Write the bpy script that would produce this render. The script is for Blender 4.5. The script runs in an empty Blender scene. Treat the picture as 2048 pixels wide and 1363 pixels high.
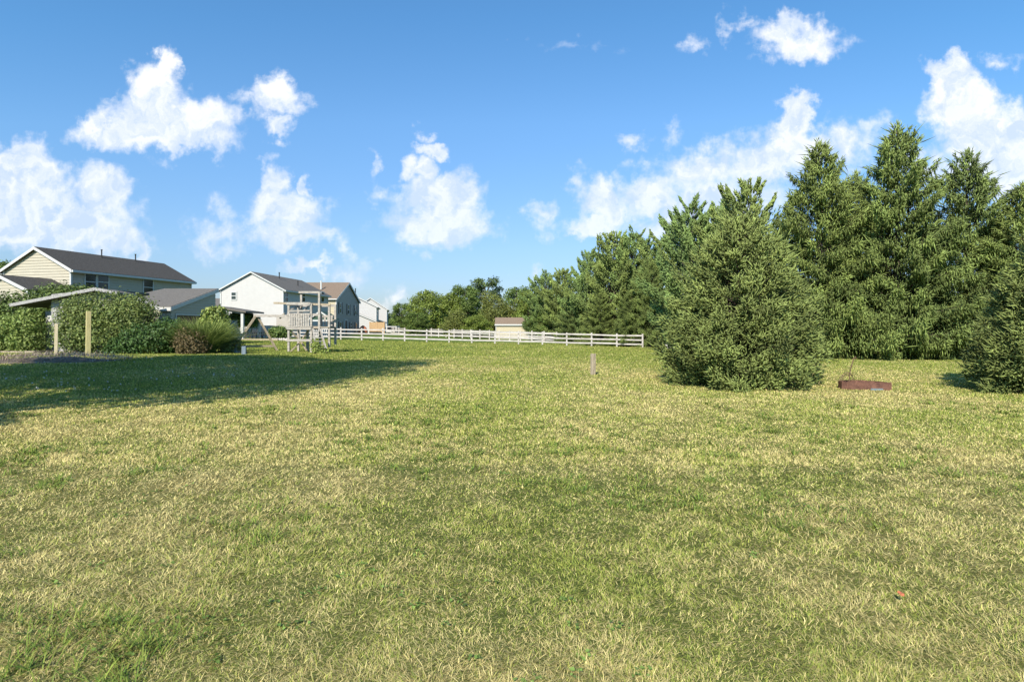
import bpy, math, random
import numpy as np
from mathutils import Vector

random.seed(7)
R = math.radians
F, CX, HY, H = 1200.0, 1024.0, 655.0, 1.6      # focal length in photo pixels, principal column, horizon row, eye height

# ------------------------------------------------------------------ camera, sky, sun, exposure
scn = bpy.context.scene
C = scn.collection
cam_d = bpy.data.cameras.new('camera'); cam = bpy.data.objects.new('camera', cam_d); C.objects.link(cam)
cam.location = (0, 0, H); cam.rotation_euler = (R(90), 0, 0)
cam_d.sensor_width = 36; cam_d.lens = 36 * F / 2048; cam_d.shift_y = -(681.5 - HY) / 2048
cam_d.clip_start = 0.05; cam_d.clip_end = 5000
scn.camera = cam
SUN_AZ, SUN_EL = 17.0, 36.0                    # sun behind the camera, a little to its left
sun_d = bpy.data.lights.new('sun', 'SUN'); sun_d.energy = 4.9; sun_d.angle = R(0.5); sun_d.color = (1, .93, .80)
sun = bpy.data.objects.new('sun', sun_d); C.objects.link(sun); sun.location = (-10, -30, 30)
sd = Vector((-math.sin(R(SUN_AZ)) * math.cos(R(SUN_EL)), -math.cos(R(SUN_AZ)) * math.cos(R(SUN_EL)), math.sin(R(SUN_EL))))
sun.rotation_euler = sd.to_track_quat('Z', 'Y').to_euler()
scn.view_settings.view_transform = 'Standard'; scn.view_settings.look = 'None'
scn.view_settings.exposure = 0.57; scn.view_settings.gamma = 1

# clouds: x, y, half width, half height (photo pixels turned into sky directions), strength
CLOUDS = [(312,185,62,62,1),(322,238,105,52,1.1),(240,262,85,34,.9),(400,240,62,50,.75),(335,135,26,34,.9),(372,272,95,34,.9),
 (560,198,50,38,.8),(555,262,34,20,.6),(480,205,50,20,.35),
 (48,345,75,58,1),(40,420,105,80,.95),(200,385,56,56,.85),(150,450,130,70,.7),(230,480,85,40,.55),(285,498,28,28,.6),
 (542,372,32,48,.85),(575,425,82,48,.75),(590,468,90,30,.65),(612,372,15,28,.6),(440,455,62,52,.42),(430,500,60,26,.35),
 (868,300,32,24,.9),(848,345,30,34,.7),(888,405,80,50,.95),(880,455,105,40,.75),(768,388,48,22,.3),(746,325,13,26,.4),(842,268,14,14,.3),(945,380,28,36,.5),
 (1076,430,32,36,.5),(1205,405,52,52,.85),(1190,452,60,18,.6),(1155,365,22,30,.35),(1300,400,70,50,.7),(1400,340,80,50,.65),(1440,400,140,60,.6),
 (1590,235,38,42,1),(1600,290,72,50,.85),(1520,335,85,55,.8),(1480,300,60,30,.35),(1350,440,120,40,.5),(1700,300,70,50,.55),(1750,260,40,40,.3),
 (1595,78,86,42,.8),(1390,88,34,20,.4),(1480,45,26,24,.4),(1270,280,26,18,.4),(1285,330,22,16,.25),(1350,258,18,24,.25),(1150,96,60,14,.14),
 (1900,152,42,46,1),(1925,215,68,55,1.1),(1985,280,95,70,1.1),(2040,345,100,70,1.05),(1960,320,60,50,.9),(1850,330,60,46,.5),(2000,122,34,20,.35),
 (612,530,52,13,.6),(700,548,40,30,.42),(690,495,26,18,.3),(780,602,18,28,.55),(1060,545,20,24,.45),(856,512,22,14,.28),(330,325,26,16,.22)]
world = bpy.data.worlds.new('World'); scn.world = world; world.use_nodes = True
def build_sky():
    nt = world.node_tree; N = nt.nodes; L = nt.links; N.clear()
    def node(t, **k):
        n = N.new(t)
        for a, b in k.items(): setattr(n, a, b)
        return n
    def mth(op, a, b=None, c=None, clamp=False):
        n = node('ShaderNodeMath', operation=op); n.use_clamp = clamp
        for i, v in enumerate((a, b, c)):
            if v is None: continue
            if isinstance(v, (int, float)): n.inputs[i].default_value = v
            else: L.new(v, n.inputs[i])
        return n.outputs[0]
    def vm(op, a, b=None, c=None):
        n = node('ShaderNodeVectorMath', operation=op)
        for i, v in enumerate((a, b, c)):
            if v is None: continue
            if isinstance(v, tuple): n.inputs[i].default_value = v
            else: L.new(v, n.inputs[i])
        return n.outputs['Value'] if op == 'LENGTH' else n.outputs[0]
    sky = node('ShaderNodeTexSky'); sky.sky_type = 'NISHITA'; sky.sun_disc = False
    sky.sun_elevation = R(SUN_EL); sky.sun_rotation = R(180 + SUN_AZ); sky.altitude = 0; sky.air_density = 1.0; sky.dust_density = .6; sky.ozone_density = 2.2
    tc = node('ShaderNodeTexCoord'); sp = node('ShaderNodeSeparateXYZ'); L.new(tc.outputs['Generated'], sp.inputs[0])
    yy = mth('MAXIMUM', sp.outputs[1], .05)
    u = mth('DIVIDE', sp.outputs[0], yy); v = mth('DIVIDE', sp.outputs[2], yy)
    cb = node('ShaderNodeCombineXYZ'); L.new(u, cb.inputs[0]); L.new(v, cb.inputs[1]); p = cb.outputs[0]
    def noise(vec, scale, detail, rough, lac=2.0):
        n = node('ShaderNodeTexNoise'); n.noise_dimensions = '2D'; n.inputs['Scale'].default_value = scale; n.inputs['Detail'].default_value = detail
        n.inputs['Roughness'].default_value = rough; n.inputs['Lacunarity'].default_value = lac; L.new(vec, n.inputs['Vector']); return n
    w1 = noise(p, 13, 5, .6); w2 = noise(p, 46, 3, .55)
    wv = vm('MULTIPLY_ADD', vm('SUBTRACT', w1.outputs['Color'], (.5, .5, .5)), (.085, .085, 0), p)
    wv = vm('MULTIPLY_ADD', vm('SUBTRACT', w2.outputs['Color'], (.5, .5, .5)), (.022, .022, 0), wv)
    def field(vec):
        acc = None
        for (cx, cy, rx, ry, s) in CLOUDS:
            uu = (cx - CX) / F; vv = (HY - cy) / F; sx = F / (rx * 1.38); sy = F / (ry * 1.36)
            d = vm('LENGTH', vm('MULTIPLY_ADD', vec, (sx, sy, 0), (-uu * sx, -vv * sy, 0)))
            f = mth('MULTIPLY_ADD', d, -s, s)
            if acc is None: acc = f
            else:
                n = node('ShaderNodeMath', operation='SMOOTH_MAX'); L.new(acc, n.inputs[0]); L.new(f, n.inputs[1]); n.inputs[2].default_value = .12
                acc = n.outputs[0]
        return acc
    f = field(wv)
    n1 = noise(p, 30, 7, .56)
    dens = mth('ADD', f, mth('MULTIPLY_ADD', n1.outputs['Fac'], .62, -.33))
    mr = node('ShaderNodeMapRange', interpolation_type='SMOOTHSTEP'); L.new(dens, mr.inputs['Value'])
    mr.inputs['From Min'].default_value = .0; mr.inputs['From Max'].default_value = .50
    front = node('ShaderNodeMapRange'); L.new(sp.outputs[1], front.inputs['Value']); front.inputs['From Min'].default_value = .15; front.inputs['From Max'].default_value = .4
    alpha = mth('MULTIPLY', mth('MULTIPLY', mr.outputs[0], mth('MULTIPLY', front.outputs[0], mth('MULTIPLY_ADD', v, .8, .68, clamp=True))), .95)
    # cloud tone: billow light and shade put into the colour, blue grey where the cloud is thick and low
    n2 = noise(wv, 17, 5, .55); n3 = noise(vm('ADD', wv, (.010, -.017, 0)), 17, 5, .55)
    tone = mth('ADD', mth('MULTIPLY', mth('SUBTRACT', n3.outputs['Fac'], n2.outputs['Fac']), -3.6), mth('MULTIPLY_ADD', v, .9, .34), clamp=True)
    tone = mth('SUBTRACT', tone, mth('MULTIPLY', mth('SUBTRACT', f, .55), .35), clamp=True)
    cm = node('ShaderNodeMix', data_type='RGBA'); L.new(tone, cm.inputs[0])
    cm.inputs[6].default_value = (4.9, 5.7, 7.2, 1); cm.inputs[7].default_value = (7.3, 7.4, 7.7, 1)
    hs = node('ShaderNodeHueSaturation'); L.new(sky.outputs[0], hs.inputs['Color']); hs.inputs['Saturation'].default_value = SKY_SAT; hs.inputs['Value'].default_value = SKY_VAL
    tint = node('ShaderNodeMix', data_type='RGBA', blend_type='MULTIPLY'); tint.inputs[0].default_value = 1; L.new(hs.outputs[0], tint.inputs[6]); 
    tr = node('ShaderNodeValToRGB'); L.new(v, tr.inputs[0]); L.new(tr.outputs[0], tint.inputs[7]); e = tr.color_ramp.elements
    for i, (p_, c_) in enumerate(SKY_TINT):
        q = e[i] if i < 2 else e.new(p_)
        q.position = p_; q.color = (*c_, 1)
    e = None
    mx = node('ShaderNodeMix', data_type='RGBA'); L.new(alpha, mx.inputs[0]); L.new(tint.outputs[2], mx.inputs[6]); L.new(cm.outputs[2], mx.inputs[7])
    bg = node('ShaderNodeBackground'); bg.inputs['Strength'].default_value = .1; L.new(mx.outputs[2], bg.inputs[0])
    out = node('ShaderNodeOutputWorld'); L.new(bg.outputs[0], out.inputs[0])
SKY_SAT, SKY_VAL, SKY_TINT = 1.0, 1.04, [(0., (.52, .56, .74)), (.52, (.63, 1.08, 1.31)), (.13, (.66, .78, .94)), (.34, (.74, 1.04, 1.23))]
build_sky()

# ------------------------------------------------------------------ terrain
rg = np.random.default_rng(11)
_lat = rg.random((256, 256))
def vnoise(x, y, s, o=0):
    x = np.asarray(x, float) / s + 37.3 * (o + 1); y = np.asarray(y, float) / s + 91.7 * (o + 1)
    xi = np.floor(x).astype(int); yi = np.floor(y).astype(int); fx = x - xi; fy = y - yi
    fx = fx * fx * (3 - 2 * fx); fy = fy * fy * (3 - 2 * fy)
    g = lambda a, b: _lat[a & 255, b & 255]
    return (g(xi, yi) * (1 - fx) + g(xi + 1, yi) * fx) * (1 - fy) + (g(xi, yi + 1) * (1 - fx) + g(xi + 1, yi + 1) * fx) * fy
def sst(x, a, b):
    t = np.clip((np.asarray(x, float) - a) / (b - a), 0, 1); return t * t * (3 - 2 * t)
def tz(x, y):
    x = np.asarray(x, float); y = np.asarray(y, float)
    tilt = np.clip(-.02 * x, -.6, .55) * sst(y, 22, 56) * (1 - .0 * y)
    mound = .30 * np.exp(-((y - 25) / 7.5) ** 2) * sst(-x, 4, 15)
    und = (vnoise(x, y, 9, 1) - .5) * .10 * sst(y, 2, 12) * (1 - sst(y, 60, 90)) + (vnoise(x, y, 1.3, 2) - .5) * .03
    return tilt + mound + und
def dryness(x, y):
    d = .42 * vnoise(x, y, 3.2, 3) + .33 * vnoise(x * 1.5, y, 1.1, 4) + .25 * vnoise(x, y, .38, 5)
    band = np.exp(-((x + .35 * 1 + .06 * (y - 6)) / (.55 + .09 * y)) ** 2) * sst(y, 3, 6) * (1 - sst(y, 13, 19))   # greener strip up the middle
    d = (d - .5) * 1.15 + .585 - .12 * band + .07 * sst(y, 9, 15) * (1 - sst(y, 17, 24)) - .34 * sst(y, 20, 34)
    d = d - .25 * sst(-x, 3, 8) * sst(y, 9, 16)
    return np.clip(d, 0, 1)
def P(px, D):
    x = (px - CX) / F * D; return (x, D, float(tz(x, D)))
def hz(py, D): return H + (HY - py) / F * D
def t_at(O, u, px):
    k = (px - CX) / F; return (k * O[1] - O[0]) / (u[0] - k * u[1])

# ------------------------------------------------------------------ materials
def newmat(name):
    m = bpy.data.materials.new(name); m.use_nodes = True; return m, m.node_tree.nodes, m.node_tree.links, m.node_tree.nodes['Principled BSDF']
def mat(name, col, rough=.7, var=.15, scale=6, bump=0, bscale=40, stretch=(1, 1, 1), col2=None, spec=.3):
    m, N, L, b = newmat(name); b.inputs['Roughness'].default_value = rough; b.inputs['Specular IOR Level'].default_value = spec
    tc = N.new('ShaderNodeTexCoord'); mp = N.new('ShaderNodeMapping'); mp.inputs['Scale'].default_value = stretch; L.new(tc.outputs['Object'], mp.inputs[0])
    n = N.new('ShaderNodeTexNoise'); n.inputs['Scale'].default_value = scale; n.inputs['Detail'].default_value = 6; n.inputs['Roughness'].default_value = .65; L.new(mp.outputs[0], n.inputs['Vector'])
    cr = N.new('ShaderNodeValToRGB'); L.new(n.outputs['Fac'], cr.inputs[0]); cr.color_ramp.elements[0].position = .3; cr.color_ramp.elements[1].position = .7
    c2 = col2 or tuple(min(1, c * (1 + var)) for c in col)
    cr.color_ramp.elements[0].color = (*[c * (1 - var) for c in col], 1) if not col2 else (*col, 1); cr.color_ramp.elements[1].color = (*c2, 1)
    L.new(cr.outputs[0], b.inputs['Base Color'])
    if bump:
        n2 = N.new('ShaderNodeTexNoise'); n2.inputs['Scale'].default_value = bscale; n2.inputs['Detail'].default_value = 4; L.new(mp.outputs[0], n2.inputs['Vector'])
        bp = N.new('ShaderNodeBump'); bp.inputs['Strength'].default_value = bump; bp.inputs['Distance'].default_value = .02; L.new(n2.outputs['Fac'], bp.inputs['Height']); L.new(bp.outputs[0], b.inputs['Normal'])
    return m
def leafmat(name, transl=.25, rough=.6, spec=.25, bright=1.0):
    m, N, L, b = newmat(name); b.inputs['Roughness'].default_value = rough; b.inputs['Specular IOR Level'].default_value = spec
    at = N.new('ShaderNodeAttribute'); at.attribute_name = 'Col'
    L.new(at.outputs['Color'], b.inputs['Base Color'])
    tr = N.new('ShaderNodeBsdfTranslucent'); L.new(at.outputs['Color'], tr.inputs[0])
    mx = N.new('ShaderNodeMixShader'); mx.inputs[0].default_value = transl; L.new(b.outputs[0], mx.inputs[1]); L.new(tr.outputs[0], mx.inputs[2])
    L.new(mx.outputs[0], N['Material Output'].inputs[0]); return m
M = {}
M['siding_tan'] = mat('siding_tan', (.40, .36, .285), .6, .05, 2)
M['siding_white'] = mat('siding_white', (.45, .433, .42), .6, .04, 2)
M['siding_cream'] = mat('siding_cream', (.45, .39, .27), .6, .05, 2)
M['siding_grey'] = mat('siding_grey', (.37, .335, .295), .65, .06, 2)
M['trim'] = mat('trim', (.50, .495, .48), .5, .04, 3)
M['shingle_dark'] = mat('shingle_dark', (.062, .056, .05), .9, .45, 9, .6, 30, (1, 1, 3))
M['shingle_grey'] = mat('shingle_grey', (.135, .122, .108), .9, .4, 9, .6, 30, (1, 1, 3))
M['shingle_brown'] = mat('shingle_brown', (.20, .145, .105), .9, .35, 9, .6, 30, (1, 1, 3))
M['metal_dark'] = mat('metal_dark', (.03, .03, .032), .5, .2, 5)
M['fence_paint'] = mat('fence_paint', (.30, .26, .235), .8, 0, 2.2, .5, 25, (1, 1, 6), (.60, .565, .535))
M['wood_grey'] = mat('wood_grey', (.20, .18, .16), .85, 0, 5, .6, 30, (1, 1, 4), (.50, .455, .405))
M['wood_pale'] = mat('wood_pale', (.50, .40, .27), .85, 0, 6, .5, 30, (4, 4, .6), (.66, .56, .38))
M['wood_post'] = mat('wood_post', (.22, .17, .12), .85, 0, 7, .8, 30, (4, 4, .5), (.48, .40, .29))
M['wood_new'] = mat('wood_new', (.42, .36, .16), .8, 0, 7, .6, 30, (4, 4, .5), (.54, .46, .24))
M['wood_blue'] = mat('wood_blue', (.16, .20, .24), .8, .3, 7, .4, 30, (4, 4, .5))
M['old_paint'] = mat('old_paint', (.19, .175, .165), .8, 0, 14, .5, 30, (1, 1, 1), (.42, .41, .41))
M['rust'] = mat('rust', (.07, .032, .024), .85, 0, 9, .9, 30, (1, 1, 1), (.20, .095, .065))
M['wire'] = mat('wire', (.12, .075, .045), .7, .4, 12)
M['bark'] = mat('bark', (.085, .065, .05), .9, .4, 6, .8, 18, (3, 3, .6))
M['stone'] = mat('stone', (.50, .45, .41), .85, .25, 5, .5, 20)
M['plastic_grey'] = mat('plastic_grey', (.14, .18, .20), .5, .1, 3)
M['roof_green'] = mat('roof_green', (.035, .075, .05), .7, .2, 6)
M['toy_orange'] = mat('toy_orange', (.42, .13, .06), .6, .2, 4)
M['stain_wood'] = mat('stain_wood', (.45, .30, .16), .8, .2, 6, .4, 20)
M['soil'] = mat('soil', (.05, .04, .03), .95, 0, 2.5, 1, 18, (1, 1, 1), (.24, .19, .15))
M['leaf'] = leafmat('leaf', .3, .5, .3)
M['needle'] = leafmat('needle', .12, .55, .3)
M['grass'] = leafmat('grass', .12, .6, .2)
gl, N_, L_, b_ = newmat('glass'); b_.inputs['Base Color'].default_value = (.02, .022, .025, 1); b_.inputs['Roughness'].default_value = .08; b_.inputs['Specular IOR Level'].default_value = .5; M['glass'] = gl

# ------------------------------------------------------------------ mesh helpers
def tag(o, label=None, cat=None, group=None, kind=None):
    if label: o['label'] = label
    if cat: o['category'] = cat
    if group: o['group'] = group
    if kind: o['kind'] = kind
    return o
def empty(name, loc, label, cat, group=None, rz=0):
    o = bpy.data.objects.new(name, None); o.empty_display_size = .3; o.location = loc; o.rotation_euler = (0, 0, rz); C.objects.link(o)
    return tag(o, label, cat, group)
class MB:
    def __init__(s): s.v = []; s.f = []
    def add(s, vs, fs):
        k = len(s.v); s.v += [tuple(float(c) for c in v) for v in vs]; s.f += [tuple(i + k for i in f) for f in fs]; return s
    def box(s, c, d, rz=0):
        cx, cy, cz = c; a, b, e = d[0] / 2, d[1] / 2, d[2] / 2; co, si = math.cos(rz), math.sin(rz); vs = []
        for z in (-e, e):
            for (x, y) in ((-a, -b), (a, -b), (a, b), (-a, b)): vs.append((cx + x * co - y * si, cy + x * si + y * co, cz + z))
        return s.add(vs, [(0, 3, 2, 1), (4, 5, 6, 7), (0, 1, 5, 4), (1, 2, 6, 5), (2, 3, 7, 6), (3, 0, 4, 7)])
    def bar(s, p0, p1, w, h=None):
        h = h or w; p0, p1 = Vector(p0), Vector(p1); d = (p1 - p0).normalized()
        up = Vector((0, 0, 1)) if abs(d.z) < .95 else Vector((0, 1, 0))
        x = d.cross(up).normalized() * w / 2; y = d.cross(x).normalized() * h / 2
        vs = [p + a * x + b * y for p in (p0, p1) for a, b in ((-1, -1), (1, -1), (1, 1), (-1, 1))]
        return s.add(vs, [(0, 3, 2, 1), (4, 5, 6, 7), (0, 1, 5, 4), (1, 2, 6, 5), (2, 3, 7, 6), (3, 0, 4, 7)])
    def tube(s, pts, rs, n=8, cap=True):
        pts = [Vector(p) for p in pts]; k = len(s.v); vs = []; fs = []
        if isinstance(rs, (int, float)): rs = [rs] * len(pts)
        for i, p in enumerate(pts):
            d = (pts[min(i + 1, len(pts) - 1)] - pts[max(i - 1, 0)]).normalized()
            a = d.cross(Vector((0, 0, 1)) if abs(d.z) < .9 else Vector((0, 1, 0))).normalized(); b = d.cross(a)
            for j in range(n):
                t = 2 * math.pi * j / n; vs.append(p + (a * math.cos(t) + b * math.sin(t)) * rs[i])
        for i in range(len(pts) - 1):
            for j in range(n): fs.append((i * n + j, i * n + (j + 1) % n, (i + 1) * n + (j + 1) % n, (i + 1) * n + j))
        if cap: fs.append(tuple(range(n))[::-1]); fs.append(tuple(range((len(pts) - 1) * n, len(pts) * n)))
        return s.add(vs, fs)
    def slab(s, top, th):
        """a flat polygon 'top' (list of points) with thickness th straight down"""
        n = len(top); vs = list(top) + [(p[0], p[1], p[2] - th) for p in top]
        return s.add(vs, [tuple(range(n)), tuple(range(n, 2 * n))[::-1]] + [(i, i + n, (i + 1) % n + n, (i + 1) % n) for i in range(n)])
    def build(s, name, m, parent=None, off=None, smooth=False, bevel=0):
        off = off if off is not None else (tuple(parent['_o']) if parent is not None and '_o' in parent else (0, 0, 0))
        me = bpy.data.meshes.new(name); me.from_pydata([(a - off[0], b - off[1], c - off[2]) for a, b, c in s.v], [], s.f)
        me.materials.append(M[m] if isinstance(m, str) else m)
        import bmesh
        bm = bmesh.new(); bm.from_mesh(me); bmesh.ops.recalc_face_normals(bm, faces=bm.faces[:])
        if bevel: bmesh.ops.bevel(bm, geom=bm.edges[:], offset=bevel, segments=1, affect='EDGES')
        bm.to_mesh(me); bm.free()
        if smooth: me.polygons.foreach_set('use_smooth', [True] * len(me.polygons))
        o = bpy.data.objects.new(name, me); C.objects.link(o)
        if parent is not None:
            o.parent = parent
            if parent is not None and '_o' in parent: o['_o'] = parent['_o']
        return o
def root(name, loc, label, cat, group=None):
    o = empty(name, loc, label, cat, group); o['_o'] = [float(c) for c in loc]; return o
def npmesh(name, V, T, col, m, parent=None, smooth=False):
    """V (n,3), T (k,3) triangles or (k,4) quads, col (n,3)"""
    me = bpy.data.meshes.new(name); k = T.shape[1]
    me.vertices.add(len(V)); me.vertices.foreach_set('co', V.astype(np.float32).ravel())
    me.loops.add(T.size); me.loops.foreach_set('vertex_index', T.astype(np.int32).ravel())
    me.polygons.add(len(T)); me.polygons.foreach_set('loop_start', np.arange(0, T.size, k, dtype=np.int32))
    try: me.polygons.foreach_set('loop_total', np.full(len(T), k, dtype=np.int32))
    except Exception: pass
    if smooth: me.polygons.foreach_set('use_smooth', np.ones(len(T), bool))
    me.update(calc_edges=True)
    if col is not None:
        a = me.attributes.new('Col', 'FLOAT_COLOR', 'POINT'); a.data.foreach_set('color', np.hstack([col, np.ones((len(V), 1))]).astype(np.float32).ravel())
    me.materials.append(M[m] if isinstance(m, str) else m)
    o = bpy.data.objects.new(name, me); C.objects.link(o)
    if parent is not None: o.parent = parent
    return o
def unit(a): return a / np.maximum(np.linalg.norm(a, axis=1, keepdims=True), 1e-9)
def spindles(Pb, Dv, w, col, rs):
    """needle-covered shoots: 3-sided spindles. Pb base, Dv dir*len, w radius, col (n,3)"""
    n = len(Pb); d = unit(Dv); a = unit(np.cross(d, rs.normal(size=(n, 3)))); b = np.cross(d, a)
    V = np.empty((n, 5, 3)); V[:, 0] = Pb; V[:, 4] = Pb + Dv
    for j in range(3):
        t = 2 * math.pi * j / 3; V[:, 1 + j] = Pb + Dv * .38 + (a * math.cos(t) + b * math.sin(t)) * w[:, None]
    base = (np.arange(n) * 5)[:, None, None]
    T = np.array([[0, 2, 1], [0, 3, 2], [0, 1, 3], [1, 2, 4], [2, 3, 4], [3, 1, 4]])[None] + base
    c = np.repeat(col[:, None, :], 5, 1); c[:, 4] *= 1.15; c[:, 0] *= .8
    return V.reshape(-1, 3), T.reshape(-1, 3), c.reshape(-1, 3)
def leaves(Pb, nrm, size, col, rs, aspect=.6):
    """leaf: two triangles folded along the midrib"""
    n = len(Pb); nrm = unit(nrm); a = unit(np.cross(nrm, rs.normal(size=(n, 3)))); b = np.cross(nrm, a); s = size[:, None]
    V = np.empty((n, 4, 3)); V[:, 0] = Pb; V[:, 2] = Pb + a * s - nrm * s * .15
    V[:, 1] = Pb + a * s * .45 + b * s * aspect * .5 + nrm * s * .12; V[:, 3] = Pb + a * s * .45 - b * s * aspect * .5 + nrm * s * .12
    base = (np.arange(n) * 4)[:, None, None]
    T = np.array([[0, 1, 2], [0, 2, 3]])[None] + base
    return V.reshape(-1, 3), T.reshape(-1, 3), np.repeat(col, 4, 0)
def ribbons(Pb, az, lean, ln, wd, droop, col, nseg=2, twist=None, tipcol=None):
    """grass blades"""
    n = len(Pb); hx, hy = np.cos(az), np.sin(az); tw = az + math.pi / 2 if twist is None else twist
    sx, sy = np.cos(tw) * wd / 2, np.sin(tw) * wd / 2
    nv = nseg * 2 + 1; V = np.empty((n, nv, 3)); c = np.empty((n, nv, 3))
    for i in range(nseg + 1):
        s = i / nseg; h = ln * (np.sin(lean) * s + droop * s * s); z = ln * (np.cos(lean) * s - droop * .6 * s * s)
        x = Pb[:, 0] + hx * h; y = Pb[:, 1] + hy * h; zz = Pb[:, 2] + z
        if i < nseg:
            k = 1 - .35 * s
            V[:, 2 * i] = np.stack([x - sx * k, y - sy * k, zz], 1); V[:, 2 * i + 1] = np.stack([x + sx * k, y + sy * k, zz], 1)
            c[:, 2 * i] = c[:, 2 * i + 1] = col
        else:
            V[:, 2 * i] = np.stack([x, y, zz], 1); c[:, 2 * i] = col if tipcol is None else tipcol
    T = []
    for i in range(nseg - 1): T += [[2 * i, 2 * i + 1, 2 * i + 3], [2 * i, 2 * i + 3, 2 * i + 2]]
    T += [[2 * nseg - 2, 2 * nseg - 1, 2 * nseg]]
    T = np.array(T)[None] + (np.arange(n) * nv)[:, None, None]
    return V.reshape(-1, 3), T.reshape(-1, 3), c.reshape(-1, 3)
def cat_(parts):
    Vs, Ts, Cs = [], [], []; k = 0
    for V, T, c in parts: Vs.append(V); Ts.append(T + k); Cs.append(c); k += len(V)
    return np.vstack(Vs), np.vstack(Ts), np.vstack(Cs)

# ------------------------------------------------------------------ ground sheet
def axis(fine, far):
    a = [0.0]; s = fine
    while a[-1] < far:
        a.append(a[-1] + s)
        if a[-1] > 14: s *= 1.045
    return np.array(a)
def build_ground():
    ax = axis(.22, 1600); X = np.concatenate([-ax[:0:-1], ax]); Y = X.copy()
    gx, gy = np.meshgrid(X, Y); z = tz(gx, gy)
    V = np.stack([gx.ravel(), gy.ravel(), z.ravel()], 1); nx = len(X); i = np.arange(len(Y) - 1)[:, None] * nx + np.arange(nx - 1)[None]
    i = i.ravel(); T = np.stack([i, i + 1, i + nx + 1, i + nx], 1)
    d = dryness(V[:, 0], V[:, 1]); rr = np.hypot(V[:, 0], V[:, 1]); col = np.stack([d, .5 + .5 * sst(rr, 4, 34), d], 1)   # green channel: ground tone, darker close to the camera among the modelled blades
    m, N, L, b = newmat('lawn'); b.inputs['Roughness'].default_value = .95; b.inputs['Specular IOR Level'].default_value = .05
    at = N.new('ShaderNodeAttribute'); at.attribute_name = 'Col'; tc = N.new('ShaderNodeTexCoord')
    def nz(s, dt=4, st=(1, 1, 1)):
        mp = N.new('ShaderNodeMapping'); mp.inputs['Scale'].default_value = st; L.new(tc.outputs['Object'], mp.inputs[0])
        n = N.new('ShaderNodeTexNoise'); n.inputs['Scale'].default_value = s; n.inputs['Detail'].default_value = dt; n.inputs['Roughness'].default_value = .7; L.new(mp.outputs[0], n.inputs['Vector']); return n.outputs['Fac']
    sep = N.new('ShaderNodeSeparateColor'); L.new(at.outputs['Color'], sep.inputs[0])
    s1 = N.new('ShaderNodeMath'); s1.operation = 'MULTIPLY_ADD'; L.new(nz(3.5, 8), s1.inputs[0]); s1.inputs[1].default_value = .9; L.new(sep.outputs[0], s1.inputs[2])
    s2 = N.new('ShaderNodeMath'); s2.operation = 'MULTIPLY_ADD'; L.new(nz(.35, 4, (1, .5, 1)), s2.inputs[0]); s2.inputs[1].default_value = .5; L.new(s1.outputs[0], s2.inputs[2])
    s3 = N.new('ShaderNodeMath'); s3.operation = 'SUBTRACT'; L.new(s2.outputs[0], s3.inputs[0]); s3.inputs[1].default_value = .7
    cr = N.new('ShaderNodeValToRGB'); L.new(s3.outputs[0], cr.inputs[0]); e = cr.color_ramp.elements
    e[0].position = .1; e[0].color = (.10, .145, .03, 1); e[1].position = .9; e[1].color = (.34, .31, .11, 1)
    x = e.new(.45); x.color = (.18, .22, .052, 1)
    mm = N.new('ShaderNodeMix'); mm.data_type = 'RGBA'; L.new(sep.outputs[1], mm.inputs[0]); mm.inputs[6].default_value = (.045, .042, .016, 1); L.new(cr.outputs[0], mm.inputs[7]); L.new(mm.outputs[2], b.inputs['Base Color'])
    bp = N.new('ShaderNodeBump'); bp.inputs['Strength'].default_value = 1; bp.inputs['Distance'].default_value = .05; L.new(nz(14, 6), bp.inputs['Height']); L.new(bp.outputs[0], b.inputs['Normal'])
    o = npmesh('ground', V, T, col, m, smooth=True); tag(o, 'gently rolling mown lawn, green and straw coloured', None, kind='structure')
build_ground()
def grasscol(n, d, rs):
    """mix of straw and green blades by local dryness"""
    g1 = np.array([.17, .225, .04]); g2 = np.array([.38, .39, .08]); s1 = np.array([.66, .56, .24]); s2 = np.array([.40, .31, .125])
    r = rs.random(n)[:, None]; g = g1 * (1 - r) + g2 * r; s = s1 * (1 - r ** 2) + s2 * r ** 2
    dry = (rs.random(n) < np.clip(d * 1.15 - .08, .05, .97))[:, None]
    c = np.where(dry, s, g) * (1 + .25 * rs.normal(size=(n, 1))).clip(.35, 1.6)
    return c, dry[:, 0]
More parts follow.
